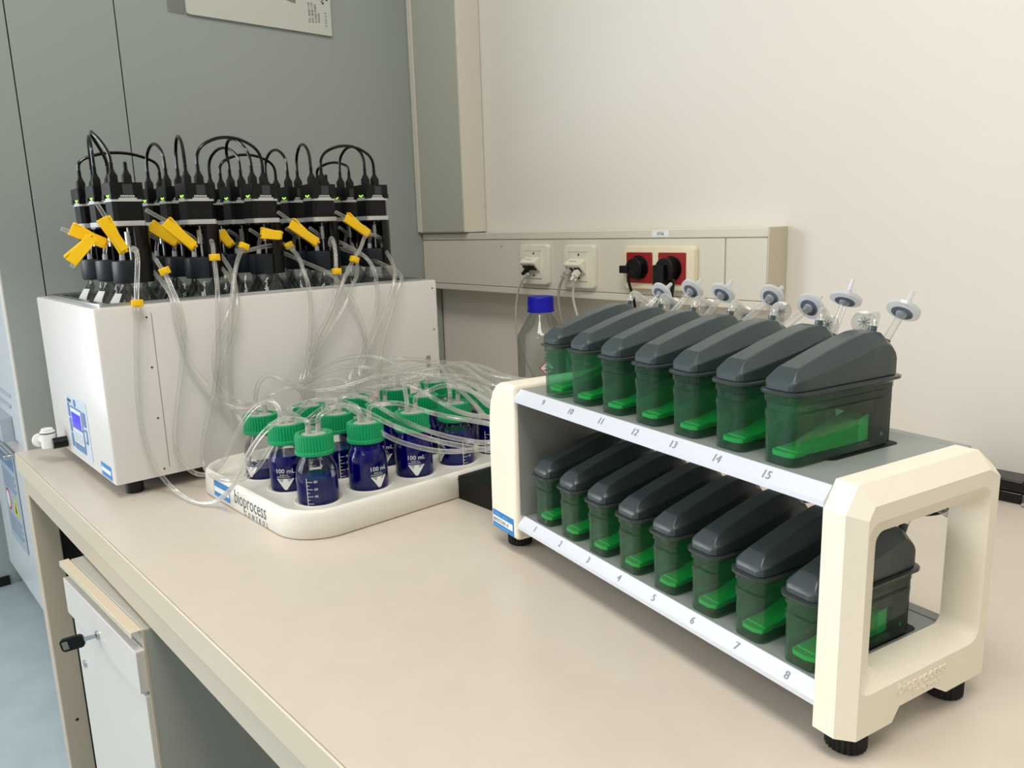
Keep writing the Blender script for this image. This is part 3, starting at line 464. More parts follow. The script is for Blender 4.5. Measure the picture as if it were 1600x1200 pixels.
# control panel on the narrow face (local x runs along the face)
cpn = MB(); plate(cpn, (.1875-CX, BY0-CY-.0001, .0335), (1, 0, 0), (0, 0, 1), .129, .0955, .0008, .004)
cpn = cpn.build('control_panel', PANELB, bath)
fy = BY0-CY-.0009
def cp(nm, x0, z0, w_, h_, m_, r=0, t=.0006, off=0, **k):
    mb = MB(); plate(mb, (x0-CX, fy-off, z0), (1, 0, 0), (0, 0, 1), w_, h_, t, r); return mb.build(nm, m_, cpn, **k)
cp('display_surround', .216, .0395, .068, .0725, PANELG, .003)
cp('display_frame', .2195, .0800, .061, .029, LWHITE, .001, off=.0006)
cp('display', .2235, .0795, .053, .0235, SCREEN, .001, off=.0012)
cp('keypad', .2195, .0520, .061, .0235, BTNW, .002, off=.0006)
for k in range(3): cp('button', .223+.019*k, .0545, .015, .018, mat('button_pale', (206, 214, 224), .4), .003, off=.0012)
for k, z in enumerate((.0915, .0655, .0400)): cp('side_button', .1985, z, .0115, .0235, PANELG, .003)
cp('side_button', .289, .0880, .0165, .0235, PANELG, .003); cp('side_button', .289, .0600, .0165, .0235, PANELG, .003)
cp('side_button_centre', .2925, .0640, .0095, .0165, PANELB, .003, off=.0006)
text('panel_brand_text', 'nüve', .013, (.200-CX, fy-.0003, .1165), (1, 0, 0), (0, 0, 1), PRINTD, cpn)
MB().rod((.247-CX, fy, .1195), (.247-CX, fy-.0008, .1195), .0062, seg=18).build('panel_emblem', PANELG, cpn)
text('display_text', '37.0', .010, (.230-CX, fy-.0022, .092), (1, 0, 0), (0, 0, 1), mat('lcd_pale', (150, 150, 250), .4), cpn)
text('display_text', '37.0', .007, (.235-CX, fy-.0022, .083), (1, 0, 0), (0, 0, 1), mat('lcd_pale', (150, 150, 250), .4), cpn)
st_ = MB(); plate(st_, (.3625-CX, BY0-CY-.0001, .0262), (1, 0, 0), (0, 0, 1), .052, .0205, .0005); st_ = st_.build('inventory_label', LBLUE, bath)
m = MB(); plate(m, (.365-CX, BY0-CY-.0006, .0335), (1, 0, 0), (0, 0, 1), .0475, .0065, .0003); m.build('label_band', LWHITE, st_)
text('label_print', 'TU Wien', .0035, (.366-CX, BY0-CY-.0008, .0417), (1, 0, 0), (0, 0, 1), PRINTB, st_, depth=.00005)
# drain valve
vv = empty('drain_valve', (0, 0, 0)); vv.parent = bath
vx, vy, vz = .150-CX, BY0-CY, .044
MB().rod((vx, vy+.001, vz-.006), (vx, vy-.022, vz-.006), .0095, seg=12).build('collar', BLACK, vv)
MB().rod((vx-.010, vy-.026, vz-.014), (vx-.010, vy-.026, vz+.016), .0115, seg=20).rod((vx-.010, vy-.026, vz+.016), (vx-.010, vy-.026, vz+.020), .0090, seg=20).build('valve_body', VALVEW, vv, bevel=.001)
MB().rod((vx-.010, vy-.026, vz+.0115), (vx-.010, vy-.026, vz+.0130), .0118, seg=20).build('valve_ring', BLACK, vv)
MB().rod((vx-.010, vy-.026, vz), (vx-.038, vy-.034, vz-.004), .0055, seg=14).build('spout', VALVEW, vv)
MB().rod((vx-.036, vy-.034, vz-.004), (vx-.041, vy-.036, vz-.005), .0125, .0115, seg=20).build('knob', VALVEW, vv, bevel=.0015)
vv.name = 'drain_valve'

# ------------------------------------------------------------------ stirred bottle reactors in the bath
XS = (.350, .260, .170); YS = [.140+.108*j for j in range(5)]
def make_reactor():
    r = empty('stirred_reactor', (0, 0, 0))
    gl = MB().lathe([(.0425, .11), (.0430, .13), (.0430, .262), (.0405, .272), (.034, .284), (.026, .296), (.0205, .304), (.0185, .311), (.0185, .318)], seg=32)
    gl.build('glass_bottle', GLASS, r, smooth=60)
    m = MB().lathe([(.0405, .113), (.0405, .225), (.001, .225)], seg=24); m.build('sludge', mat('digestate', (58, 52, 40), .5), r)
    m = MB().loft([[(R_*math.cos(a), R_*math.sin(a), z) for a in [math.radians(-112+5*k) for k in range(12)]] for R_, z in ((.0434, .256), (.0408, .2725), (.0345, .2845), (.027, .296))], caps=False)
    for k in range(0): pass
    m.f = [f for f in m.f if True]
    m.f = m.f[:0]; n = 12
    for i in range(3):
        for j in range(n-1): m.f.append((i*n+j, i*n+j+1, (i+1)*n+j+1, (i+1)*n+j))
    m.build('writing_patch', mat('matt_patch', (214, 216, 212), .7), r)
    MB().lathe([(.0255, .311), (.0272, .313), (.0272, .3405), (.0262, .3435), (.022, .3445)], seg=48, rib=.0006, ribz=(.312, .341)).build('cap', NAVY, r)
    MB().lathe([(.0185, .3445), (.0185, .3450), (.0, .3452)], seg=16).build('cap_plate', BLACK, r)
    for (px, py) in ((.006, -.0135), (.010, .0135)):
        MB().rod((px, py, .345), (px, py, .3535), .0042, .0038, seg=12).build('tube_port', mat('port_grey', (170, 174, 176), .4), r)
    MB().rod((.006, 0, .345), (.006, 0, .397), .0022, seg=10).build('shaft', ALU, r)
    cpg = MB().rod((.006, 0, .3655), (.006, 0, .3870), .0062, seg=18).build('coupling', ALU, r)
    for z in (.369, .3832): MB().rod((.0118, 0, z), (.0126, 0, z), .0014, seg=8).build('grub_screw', BLACK, cpg)
    # curved guard behind the coupling
    A = [math.radians(2+ k*8) for k in range(28)]
    m = MB()
    ring = lambda z: [(.0305*math.cos(a), .0305*math.sin(a), z) for a in A]+[(.0278*math.cos(a), .0278*math.sin(a), z) for a in reversed(A)]
    m.loft([ring(.3115), ring(.3955)]); m.build('guard', mat('guard_black', (5, 5, 6), .3, spec=.35), r)
    m = MB(); h = .0225; c = .004
    oct_ = lambda h, c: [(h-c, -h), (h, -h+c), (h, h-c), (h-c, h), (-h+c, h), (-h, h-c), (-h, -h+c), (-h+c, -h)]
    MB().lathe([(.0275, .3930), (.0275, .3957)], seg=24).build('flange', BLACKG, r)
    MB().prism(oct_(.0225, .003), 'z', .3957, .4030).build('lower_plate', PLATE, r)
    MB().prism(oct_(.0215, .0055), 'z', .4030, .4312).build('motor_body', BLACK, r)
    MB().prism(oct_(.0222, .003), 'z', .4312, .4365).build('upper_plate', PLATE, r)
    m = MB(); m.prism(oct_(.0232, .002), 'z', .4410, .4588); m.box(.0155, .0232, -.0232, -.013, .4345, .442).box(.0155, .0232, .013, .0232, .4345, .442).box(-.0232, -.012, -.0235, -.019, .434, .442).box(-.0232, .0, .015, .0232, .434, .442)
    m.box(-.004, .0228, -.0225, -.018, .4588, .4596)
    cv = m.build('controller_cover', BLACK, r, bevel=.0006)
    MB().box(-.020, .0205, -.0205, .0205, .4366, .4410).build('circuit_board', mat('board', (30, 42, 36), .5), r)
    m = MB().box(.0190, .0226, -.0095, .0095, .4372, .4402); pw = m.build('connector', mat('connector_white', (220, 220, 210), .5), r)
    pins = MB()
    for k in range(6): pins.box(.0226, .0230, -.0085+.003*k, -.0073+.003*k, .4375, .4392)
    pins.build('pins', BLACK, pw)
    m = MB()
    for k, (x, z) in enumerate(((-.006, .4400), (-.001, .4385), (.004, .4405))): m.box(x, x+.0022, -.0218, -.0208, z-.0010, z+.0010)
    m.build('status_light', LED, r)
    MB().box(.0195, .0236, -.006, .008, .4415, .4560).build('cover_panel', mat('panel_dark_grey', (52, 54, 58), .5), r)
    for y in (-.0125, .0070):
        p = MB().loft([[(x_*s+.004, y+y_*s2, z) for x_, y_ in ((-.006, -.0045), (.006, -.0045), (.006, .0045), (-.006, .0045))] for z, s, s2 in ((.4590, 1, 1.25), (.4690, 1, 1.25), (.4745, .62, .72), (.4775, .5, .6))])
        p = p.build('plug', BLACK, r, bevel=.0004)
        b = MB()
        for k in range(4): b.rod((.004, y, .4772+.0028*k), (.004, y, .4790+.0028*k), .0031, seg=10)
        b.rod((.004, y, .477), (.004, y, .4895), .0025, seg=8).build('strain_relief', BLACK, p)
    return r
proto = make_reactor(); PATCH = []
rowtxt = ('row above the hanging tubes', 'middle row', 'row beside the grey partition'); ord_ = ('first', 'second', 'third', 'fourth', 'fifth')
for i, x in enumerate(XS):
    for j, y in enumerate(YS):
        o = proto if (i, j) == (0, 0) else copy_tree(proto)
        o.location = (x, y, 0)
        if j in (1, 2, 3) or (i == 0 and j == 4):
            for ch in list(o.children):
                if ch.name.startswith('writing_patch'): PATCH.append(ch)
        tag(o, 'black motor-topped reactor, %s from the display end, %s' % (ord_[j], rowtxt[i]), 'reactor', 'stirred reactors standing in the water bath')
for ch in PATCH: bpy.data.objects.remove(ch)
# motor cables linking the reactors as one serpentine
def pl_(i, j, s): return (XS[i]+.004, YS[j]+(.0070 if s else -.0125), .489)
loops = []
def cable(label, a, b, h, lean=(0, 0)):
    a, b = Vector(a), Vector(b); mid = (a+b)/2
    P = [a, a+Vector((0, 0, .010)), a*.93+b*.07+Vector((lean[0]*.5, lean[1]*.5, h*.62)), mid*.6+a*.4+Vector((lean[0], lean[1], h*.93)), mid+Vector((lean[0], lean[1], h)), mid*.6+b*.4+Vector((lean[0], lean[1], h*.93)), b*.93+a*.07+Vector((lean[0]*.5, lean[1]*.5, h*.62)), b+Vector((0, 0, .010)), b]
    P = [p-a for p in P]; c = tube_mb([tuple(p) for p in P], .0026, 8, 8).build('motor_cable', BLACKG); c.location = a
    tag(c, label, 'cable', 'black motor cables looping between the reactors')
N5 = ord_
rows = ('front', 'middle', 'partition')
def cl_(a, b): return 'black cable looping from %s %s-row reactor to %s %s-row reactor' % (N5[a[1]], rows[a[0]], N5[b[1]], rows[b[0]])
for a, b, s1, s2, h, ln in (((0, 0), (1, 0), 0, 1, .048, (-.01, -.016)), ((1, 0), (2, 0), 0, 1, .050, (0, 0)), ((2, 0), (2, 1), 0, 1, .030, (0, 0)),
        ((2, 1), (1, 1), 0, 0, .042, (0, 0)), ((1, 1), (0, 1), 1, 0, .046, (0, 0)), ((0, 1), (0, 2), 1, 1, .043, (0, 0)),
        ((0, 2), (1, 2), 0, 0, .046, (0, -.01)), ((1, 2), (2, 2), 1, 0, .040, (0, 0)), ((2, 2), (2, 3), 1, 1, .034, (0, 0)),
        ((2, 3), (1, 3), 0, 0, .040, (0, 0)), ((1, 3), (0, 3), 1, 0, .042, (0, 0)), ((0, 3), (0, 4), 1, 1, .038, (0, 0)),
        ((0, 4), (1, 4), 0, 0, .042, (0, 0)), ((1, 4), (2, 4), 1, 0, .020, (0, 0))):
    cable(cl_(a, b), pl_(*a, s1), pl_(*b, s2), h, ln)
# short clear tube arches between the two ports of hidden reactors
def arch(label, P, r=.0030, nm='gas_tube', cat='tube', grp=None):
    o = P[0]; c = tube_mb(sub(P, o), r, 12, 8).build(nm, TUBE, smooth=80); c.location = o; tag(c, label, cat, grp); return c
for i in range(3):
    for j in range(5):
        x, y = XS[i], YS[j]
        P = [(x+.006, y-.0135, .352), (x+.008, y-.014, .362), (x+.012, y-.010, .372), (x+.016, y-.020, .378), (x+.020, y-.032, .385)]
        arch('short clear sampling tube on the %s %s-row reactor' % (N5[j], rows[i]), P, grp='sampling tubes on the reactors')

names = {'A': 'clear tube hanging lowest, over the bath corner, looping up to the corner bottle',
 'B': 'clear tube hanging in the second deep loop down the bath side from the display end',
 'C': 'clear tube sweeping diagonally down the bath side towards the second bottle row',
 'D': 'clear tube from the clip below the second front reactor, looping over the tray corner',
 'E': 'clear tube from the clip below the third front reactor, ending among the bottles',
 'F': 'clear tube kinked sideways beside the third bundle, ending at the back bottle row',
 'G': 'clear tube of the third hanging bundle ending at the back corner bottle',
 'H': 'clear tube hanging almost straight below the fourth near reactor',
 'I': 'clear tube from the clip below the fourth near reactor, slanting back across the bath',
 'J': 'clear tube from the clip between fourth and fifth reactor, slanting to the front bottle row',
 'K': 'clear tube bulging out below the fifth near reactor',
 'M': 'clear tube crossing behind the slanting ones below the fourth reactor',
 'N': 'clear tube dropping at the far end of the bath, inner of the two there',
 'P': 'clear tube dropping at the far end of the bath, outer of the two there',
 'Q': 'clear tube slanting from the far reactors to the hidden last front bottle'}
SRC = {'A': (0, 0), 'B': (1, 0), 'C': (2, 0), 'D': (0, 1), 'E': (0, 2), 'F': (1, 1), 'G': (2, 1), 'H': (1, 2), 'I': (0, 3), 'J': (0, 4), 'K': (1, 3), 'M': (2, 2), 'N': (1, 4), 'P': (2, 3), 'Q': (2, 4)}
DST = {'A': (0, 0), 'B': (1, 0), 'C': (1, 1), 'D': (0, 1), 'E': (1, 2), 'F': (2, 1), 'G': (2, 0), 'H': (2, 2), 'I': (1, 3), 'J': (0, 2), 'K': (1, 4), 'M': (2, 3), 'N': (0, 3), 'P': (2, 4), 'Q': (0, 4)}
def bport(i, j, s):
    p = Matrix.Rotation(.012, 3, 'Z') @ Vector((-i*.0811, j*.0798+s*.0075, 0)); return (.6999+p.x, .2421+p.y)
def hang_path(k, P):
    i, j = SRC[k]; x, y = XS[i]+.010, YS[j]+.0135
    a = [(x, y, .350), (x+.001, y+.001, .360)]
    if i: a.append((x+.015, y+.022, .372))
    bx_, by_ = bport(*DST[k], -1)
    P = list(P) if not i else list(P)[1:]
    return a+P[:-2]+[(bx_, by_, .136), (bx_, by_, .121)]
def gas_path(k, P):
    i, j = 'abc'.index(k[0]), int(k[1]); bx_, by_ = bport(i, j, 1); n = i*5+j; z = P[-1][2]
    t = [(.918-.004*i, .475+.006*j, z), (.955+.002*j, .563+.006*i, z*.8+.01), (1.05, .582+.006*(n % 4), .085+.003*(n % 5)), (1.16+.01*(n % 3), .566+.005*(n % 4), .080+.004*(n % 5)), (1.27+.02*(n % 3), .540+.006*(n % 4), .078+.004*(n % 4))]
    if P[-1][0] < .82: t[0] = (.875, .555, z)
    return [(bx_, by_, .121), (bx_, by_, .136)]+list(P)[2:]+t
for k, P in HANG: P = hang_path(k, P); arch(names[k], P, .0034, grp='clear tubes hanging from the reactors to the bottles')
RN = {'a': 'front row', 'b': 'middle row', 'c': 'back row'}
for k, P in GAS: P = gas_path(k, P); arch('clear tube to the meter rack from the %s bottle of the %s' % (N5[int(k[1])], RN[k[0]]), P, .0034, grp='clear tubes from the bottles to the meter rack')

# yellow clamps
cln = ('yellow clamp lying across the tubes of the near corner reactor, the upper of two', 'yellow clamp hanging lowest beyond the display end of the bath', 'yellow clamp standing steeply on the near corner reactor',
 'yellow clamp partly hidden behind its twin at the second reactor', 'large yellow clamp slanting at the second near reactor', 'yellow clamp seen end-on between second and third near reactors',
 'yellow clamp with open jaws facing out at the third near reactor', 'yellow clamp slanting at the fourth near reactor', 'yellow clamp slanting at the fifth near reactor')
for (a, b, k), lab in zip(CLAMPS, cln):
    A, B = Vector(a), Vector(b); d = (B-A); Lh = d.length/2; d.normalize(); mid = (A+B)/2
    out = Vector((1, -.15, .1)); out = (out-d*out.dot(d)).normalized(); s = d.cross(out)
    r = empty('tube_clamp', mid); tag(r, lab, 'clamp', 'yellow pinch clamps on the reactor tubes')
    O = Vector((0, 0, 0))
    m = MB().obox(O-s*.0035, d, s, out, Lh, .0014, .0056).obox(O+s*.0050, d, s, out, Lh*.92, .0014, .0056).obox(O-out*.004, d, s, out, Lh*.95, .0062, .0014)
    m.build('channel', YEL, r, bevel=.0008)
    d2 = (d*1+s*(-.16)).normalized(); s2 = d2.cross(out).normalized()
    MB().obox(O+out*.0045+s*.002-d*.002, d2, s2, out, Lh*.95, .0062, .0016).obox(O+out*.0025+s*.0095-d*.002, d2, s2, out, Lh*.9, .0014, .0040).build('lever', YEL, r, bevel=.0008)
    MB().rod(tuple(d*Lh*.92-s*.0065), tuple(d*Lh*.92+s*.0065), .0028, seg=10).build('hinge', YEL, r)
for n, (a, b) in enumerate(STUBS):
    lab = ('clear tube end sticking out of the upper corner clamp', 'clear tube end below the lowest clamp', 'clear tube end rising above the steep clamp', 'clear tube end above the large second clamp',
           'clear tube end above the fourth clamp', 'clear tube end above the fifth clamp', 'clear tube end above the small clip by the second reactor')[n]
    o = a; c = MB().rod((0, 0, 0), tuple(q_-p for p, q_ in zip(a, b)), .0029, seg=10).build('tube_end', TUBE); c.location = o; tag(c, lab, 'tube', 'open tube ends at the clamps')
clipn = ('small yellow clip pinching the tube in front of the bath rim by the near corner', 'small yellow clip on the tube below the second near reactor', 'small yellow clip tilted on the tube between second and third near reactors',
 'small yellow clip on the tube below the fourth near reactor', 'small yellow clip on the slanting tube between fourth and fifth reactors', 'small yellow clip above the bundle between first and second reactors', 'small yellow clip deep between third and fourth reactors')
for P, lab, ang in zip(CLIPS, clipn, (0, 0, 25, 0, 20, -20, -25)):
    r = empty('tube_clip', P); tag(r, lab, 'clip', 'small yellow clips on the hanging tubes'); r.rotation_euler = (math.radians(-ang), 0, math.radians(-8))
    MB().box(-.0052, .0052, -.0062, .0062, -.0050, .0050).build('block', YEL, r, bevel=.0008)
    MB().box(-.0035, .0035, .0062, .0088, -.0050, .0050).box(.0052, .0062, -.0035, .0035, -.003, .003).build('latch', YEL, r, bevel=.0006)

# ------------------------------------------------------------------ tray with 15 bottles
TX, TY, TH = .6999, .2421, .012
tray = empty('bottle_tray', (TX, TY, 0), TH); tag(tray, 'white round-cornered tray holding the green-capped bottles', 'tray')
x0, x1, y0, y1 = -.252, .092, -.078, .402
def rr_(i, z, R=None): 
    R = R or .062-i
    return [(p[0], p[1], z) for p in rrect(x0+i, x1-i, y0+i, y1-i, max(R, .01), 10)]
m = MB(); m.loft([rr_(.003, 0), rr_(.0, .003), rr_(.0012, .029), rr_(.0028, .0350), rr_(.0055, .0375), rr_(.0085, .0377), rr_(.0115, .0355), rr_(.0160, .0235), rr_(.020, .0212)], caps=True)
m.build('body', WPLAST, tray, smooth=50)
SP = (.0811, .0798)
wells = MB()
for i in range(3):
    for j in range(5):
        cx, cy = -i*SP[0], j*SP[1]
        wells.loft([[(cx+rr*math.cos(2*PI*k/28), cy+rr*math.sin(2*PI*k/28), z) for k in range(28)] for rr, z in ((.0310, .0214), (.0318, .0226), (.0325, .0224), (.0328, .0213))], caps=False)
wells.build('well_rims', WPLAST, tray)
# front print on the short side
text('logo_text', 'bioprocess', .0285, (-.0985, -.07775, .0130), (1, 0, 0), (0, .046, 1), PRINTD, tray, sx=.80, depth=.00005)
text('logo_text', 'CONTROL', .0095, (-.066, -.07822, .0030), (1, 0, 0), (0, .046, 1), PRINTD, tray, space=1.9)
lb = MB(); plate(lb, (-.168, -.07775, .0075), (1, 0, 0), (0, .046, 1), .055, .023, .0004, .002); lb = lb.build('inventory_label', LBLUE, tray)
m = MB(); plate(m, (-.166, -.07785, .0145), (1, 0, 0), (0, .046, 1), .051, .0075, .0003); m.build('label_band', LWHITE, lb)
text('label_print', 'TU Wien   No. 34', .0035, (-.164, -.07785, .0245), (1, 0, 0), (0, .046, 1), PRINTB, lb, depth=.00005)

def make_bottle(level, turn):
    r = empty('reagent_bottle')
    MB().lathe([(.020, 0), (.0265, .001), (.0280, .004), (.0280, .048), (.0270, .056), (.0235, .064), (.0195, .070), (.0182, .074), (.0182, .080)], seg=36).build('glass', GLASS, r, smooth=60)
    z = level; pr = [(.019, .002), (.0262, .0035), (.0268, .006)]
    for R_, zz_ in ((.0268, .047), (.0258, .0555), (.0222, .0635)):
        if zz_ < z: pr.append((R_, zz_))
    top = .0268 if z <= .047 else (.0262 if z < .054 else (.024 if z < .062 else .021))
    MB().lathe(pr+[(top, z)], seg=36).build('blue_liquid', LIQ, r, smooth=60)
    MB().lathe([(.0262, .0765), (.0268, .0780), (.0268, .0812), (.0258, .0822), (.0256, .1010), (.0248, .1035), (.0215, .1042), (.0190, .1040), (.0182, .1022)], seg=111, rib=.0013, ribz=(.0822, .1020)).build('cap', GREENC, r, smooth=18)
    MB().lathe([(.0184, .1018), (.0150, .1024), (.0120, .1036), (.001, .1038)], seg=24).build('septum', SEPT, r, smooth=60)
    for k, y in enumerate((-.0075, .0075)):
        MB().rod((0, y, .102), (0, y, .1145), .0040, .0034, seg=14).build('tube_port', SEPT, r)
    # printed scale and name panel on the glass
    R_ = .0282
    sc_ = MB(); a0 = turn
    def tick(a, z, w_, h_=.0006, R=R_):
        n = 4; sc_.loft([[((R+t)*math.cos(a+w_/R*k/n), (R+t)*math.sin(a+w_/R*k/n), z+s*h_) for t, s in ((0, 0), (.0001, 0), (.0001, 1), (0, 1))] for k in range(n+1)])
    for k in range(7): tick(a0, .0125+.0050*k, .0085 if k % 2 == 0 else .0040)
    tick(a0-.0001/R_, .010, .0008, .038)
    sc_.build('scale', PRINTW, r)
    for s, z in (('40', .0225), ('60', .0325), ('80', .0425)): text('scale_number', s, .0048, 0, 0, 0, PRINTW, r, bend=(R_, a0+.36, z-.0010), depth=.00005)
    b0 = turn-1.45
    text('volume_mark', '100 mL', .0090, 0, 0, 0, PRINTW, r, bend=(R_, b0-.48, .0375), depth=.00008)
    text('glass_print', 'BORO 3.3', .0027, 0, 0, 0, PRINTW, r, bend=(R_, b0-.26, .0338), depth=.00008)
    text('glass_print', 'BOROSILICATE', .0027, 0, 0, 0, PRINTW, r, bend=(R_, b0-.42, .0310), depth=.00008)
    tri = MB(); n = 8
    for k in range(n):
        z1_, z0_ = .0295-.002*k, .0295-.002*(k+1); w1, w0 = .38*(1-k/n)+.06, .38*(1-(k+1)/n)+.06
        tri.add([((R_+.00005)*math.cos(b0-w1), (R_+.00005)*math.sin(b0-w1), z1_), ((R_+.0002)*math.cos(b0), (R_+.0002)*math.sin(b0), z1_), ((R_+.00005)*math.cos(b0+w1), (R_+.00005)*math.sin(b0+w1), z1_),
                 ((R_+.00005)*math.cos(b0+w0), (R_+.00005)*math.sin(b0+w0), z0_), ((R_+.0002)*math.cos(b0), (R_+.0002)*math.sin(b0), z0_), ((R_+.00005)*math.cos(b0-w0), (R_+.00005)*math.sin(b0-w0), z0_)], [(0, 1, 4, 5), (1, 2, 3, 4)])
    tri.build('write_on_panel', PRINTW, r)
    return r
levels = {(0, 0): .044, (0, 1): .074, (0, 2): .074, (0, 3): .060, (0, 4): .060, (1, 0): .060, (1, 1): .052, (1, 2): .070, (1, 3): .072, (1, 4): .06, (2, 0): .026, (2, 1): .05, (2, 2): .06, (2, 3): .06, (2, 4): .05}
lvl_txt = {(0, 0): 'two-thirds full', (0, 1): 'full to the neck', (1, 0): 'nearly full', (2, 0): 'only a third full'}
rowname = ('front row', 'middle row', 'back row')
turns = {(0, 0): -1.02, (1, 0): .75, (0, 1): 1.45, (0, 2): .95, (2, 0): 0.2, (1, 1): -.5, (0, 3): -.3}
for (i, j), lv in levels.items():
    o = make_bottle(lv, turns.get((i, j), random.uniform(-1.5, 1.5)))
    # levels above 70 mm fill the neck too
    p = Matrix.Rotation(TH, 3, 'Z') @ Vector((-i*SP[0], j*SP[1], 0))
    o.location = (TX+p.x, TY+p.y, .0115); o.rotation_euler = (0, 0, TH)
    tag(o, '%s green-capped blue bottle from the lettered tray end, %s%s' % (N5[j], rowname[i], ', '+lvl_txt[(i, j)] if (i, j) in lvl_txt else ''), 'bottle', 'green-capped bottles of blue liquid in the tray')

# black box between tray and rack
bx = empty('black_box', (.862, .47, 0)); tag(bx, 'low black box lying between the tray and the rack', 'box')
MB().box(-.072, .070, -.058, .060, 0, .0345).build('case', BLACK, bx, bevel=.0015)
MB().box(-.0725, .0705, -.0585, .0605, .0285, .0290).build('lid_seam', BLACKS, bx)

# large bottle with blue cap
gb = empty('glass_bottle', (.475, .880, 0)); tag(gb, 'large clear glass bottle with blue screw cap and hazard sticker', 'bottle')
GB = MB().lathe([(.040, 0), (.048, .002), (.0500, .008), (.0500, .148), (.0485, .156), (.043, .166), (.0245, .196), (.0205, .202), (.0200, .212)], seg=48)
GB.build('glass', film('bottle_glass', (240, 244, 242), (160, 166, 160), .02, .5, gloss=.3, rough=.02, blend=.3, power=3.0, refl=.7), gb, smooth=60)
MB().lathe([(.0272, .2030), (.0278, .2045), (.0278, .2075), (.0266, .2085), (.0264, .2320), (.0255, .2345), (.001, .2350)], seg=111, rib=.0010, ribz=(.2086, .231)).build('cap', BLUEC, gb, smooth=18)
MB().lathe([(.0225, .1995), (.0235, .2005), (.0235, .2025), (.022, .2030)], seg=32).build('pouring_ring', mat('ring_clear', (196, 206, 214), .3), gb)
va = math.atan2(-1.115, 1.176)
st = MB()
def curved(mb, a, z, pts, R, t=.0003):
    mb.loft([[((R+tt)*math.cos(a+p[0]/R), (R+tt)*math.sin(a+p[0]/R), z+p[1]) for p in pts] for tt in (0, t)])
dia = lambda s: [(0, -s), (s*.5, -s*.5), (s, 0), (s*.5, s*.5), (0, s), (-s*.5, s*.5), (-s, 0), (-s*.5, -s*.5)]
m = MB(); curved(m, va+.22, .094, dia(.0165), .0501); hz = m.build('hazard_sticker', mat('hazard_red', (205, 70, 60), .5), gb)
m = MB(); curved(m, va+.22, .094, dia(.0138), .0505); m.build('sticker_centre', LWHITE, hz)
m = MB(); curved(m, va+.16, .090, [(-.005, -.001), (.004, -.001), (.004, .001), (-.005, .001)], .0509)
curved(m, va+.32, .091, [(-.004, -.0012), (.004, -.0012), (.003, .002), (-.003, .002)], .0509); curved(m, va+.20, .0965, [(-.006, 0), (.004, -.001), (.004, 0), (-.006, .0012)], .0509)
m.build('hazard_pictogram', PRINTK, hz)

# power adapter on the far side
ad = empty('power_adapter', (1.338, .928, 0)); tag(ad, 'black power adapter brick on the bench behind the rack, close to the wall', 'adapter')
MB().box(-.075, .012, -.020, .022, 0, .0150).box(-.075, .012, -.020, .022, .0155, .031).build('case', BLACKG, ad, bevel=.002)
MB().rod((.012, -.002, .018), (.026, -.003, .017), .0048, .0036, seg=12).build('cord_grip', BLACK, ad)
c = tube_mb([(0, 0, 0), (.03, .004, -.003), (.07, .008, -.010), (.13, .004, -.0135), (.25, -.03, -.0138)], .0028, 8).build('adapter_cord', BLACK); c.location = (1.362, .925, .0168)
tag(c, 'black cord leaving the power adapter along the wall', 'cord')
c = tube_mb([(0, 0, 0), (.04, -.010, -.001), (.10, -.020, 0), (.2, -.01, 0)], .0020, 8).build('adapter_cord', CORDG); c.location = (1.352, .9015, .0032)
tag(c, 'thin grey cord lying in front of the power adapter', 'cord')

# ------------------------------------------------------------------ gas meter rack
RO = Vector((1.43384, .25178, 0)); RTH = math.radians(-10.8)
rack = empty('meter_rack', RO, RTH); tag(rack, 'two-tier rack with cream end frames and grey shelves holding the measuring cells', 'rack')
# near end frame: ring with chamfered outside and flared opening
def prof(inset, n=0):
    i = inset
    return [(i, .0205), (i, .186-i*.35), (.012+i*.35, .2045-i*1.3), (.152-i*.1, .2045-i*1.3), (.175-i*1.02, .188-i*.35), (.175-i*1.02, .0215), (.1165, .0215), (.1000, .0310), (.0580, .0310), (.0500, .0205)]
def ring(u, pts): return [(u, p[0], p[1]) for p in pts]
fm = MB()
outer_in, outer_mid, outer_out = prof(0), prof(0), prof(.0098)
o1_ = rrect(.0105, .155, .0525, .180, .012, 6); o2_ = rrect(.040, .150, .0575, .163, .009, 6)
Ro = [ring(-.0285, outer_in), ring(-.0108, outer_mid), ring(0, outer_out)]
fm.loft(Ro, caps=False)
Ri = [ring(0, o1_), ring(-.0015, [(p[0]*.985+.0012, p[1]*.985+.0017) for p in o1_]), ring(-.0150, o2_), ring(-.0285, o2_)]
fm.loft(Ri, caps=False)
bm = bmesh.new()
def tri_annulus(fm, u, outer, inner):
    b = bmesh.new(); vo = [b.verts.new((u, p[0], p[1])) for p in outer]; vi = [b.verts.new((u, p[0], p[1])) for p in inner]
    es = [b.edges.new((vo[k], vo[(k+1) % len(vo)])) for k in range(len(vo))]+[b.edges.new((vi[k], vi[(k+1) % len(vi)])) for k in range(len(vi))]
    bmesh.ops.triangle_fill(b, edges=es, use_beauty=True)
    b.verts.index_update(); fm.add([tuple(v.co) for v in b.verts], [tuple(v.index for v in f.verts) for f in b.faces]); b.free()
tri_annulus(fm, 0, outer_out, o1_); tri_annulus(fm, -.0285, outer_in, o2_)
bm.free()
nf = fm.build('end_frame', CREAMP, rack, smooth=32)
b_ = bmesh.new(); b_.from_mesh(nf.data); bmesh.ops.remove_doubles(b_, verts=b_.verts, dist=1e-5); bmesh.ops.recalc_face_normals(b_, faces=b_.faces); b_.to_mesh(nf.data); b_.free(); nf.data.set_sharp_from_angle(angle=math.radians(20))
text('logo_relief', 'bioprocess', .0135, (.0001, .0545, .0408), (0, 1, 0), (0, 0, 1), CREAMP, rack, depth=.0006)
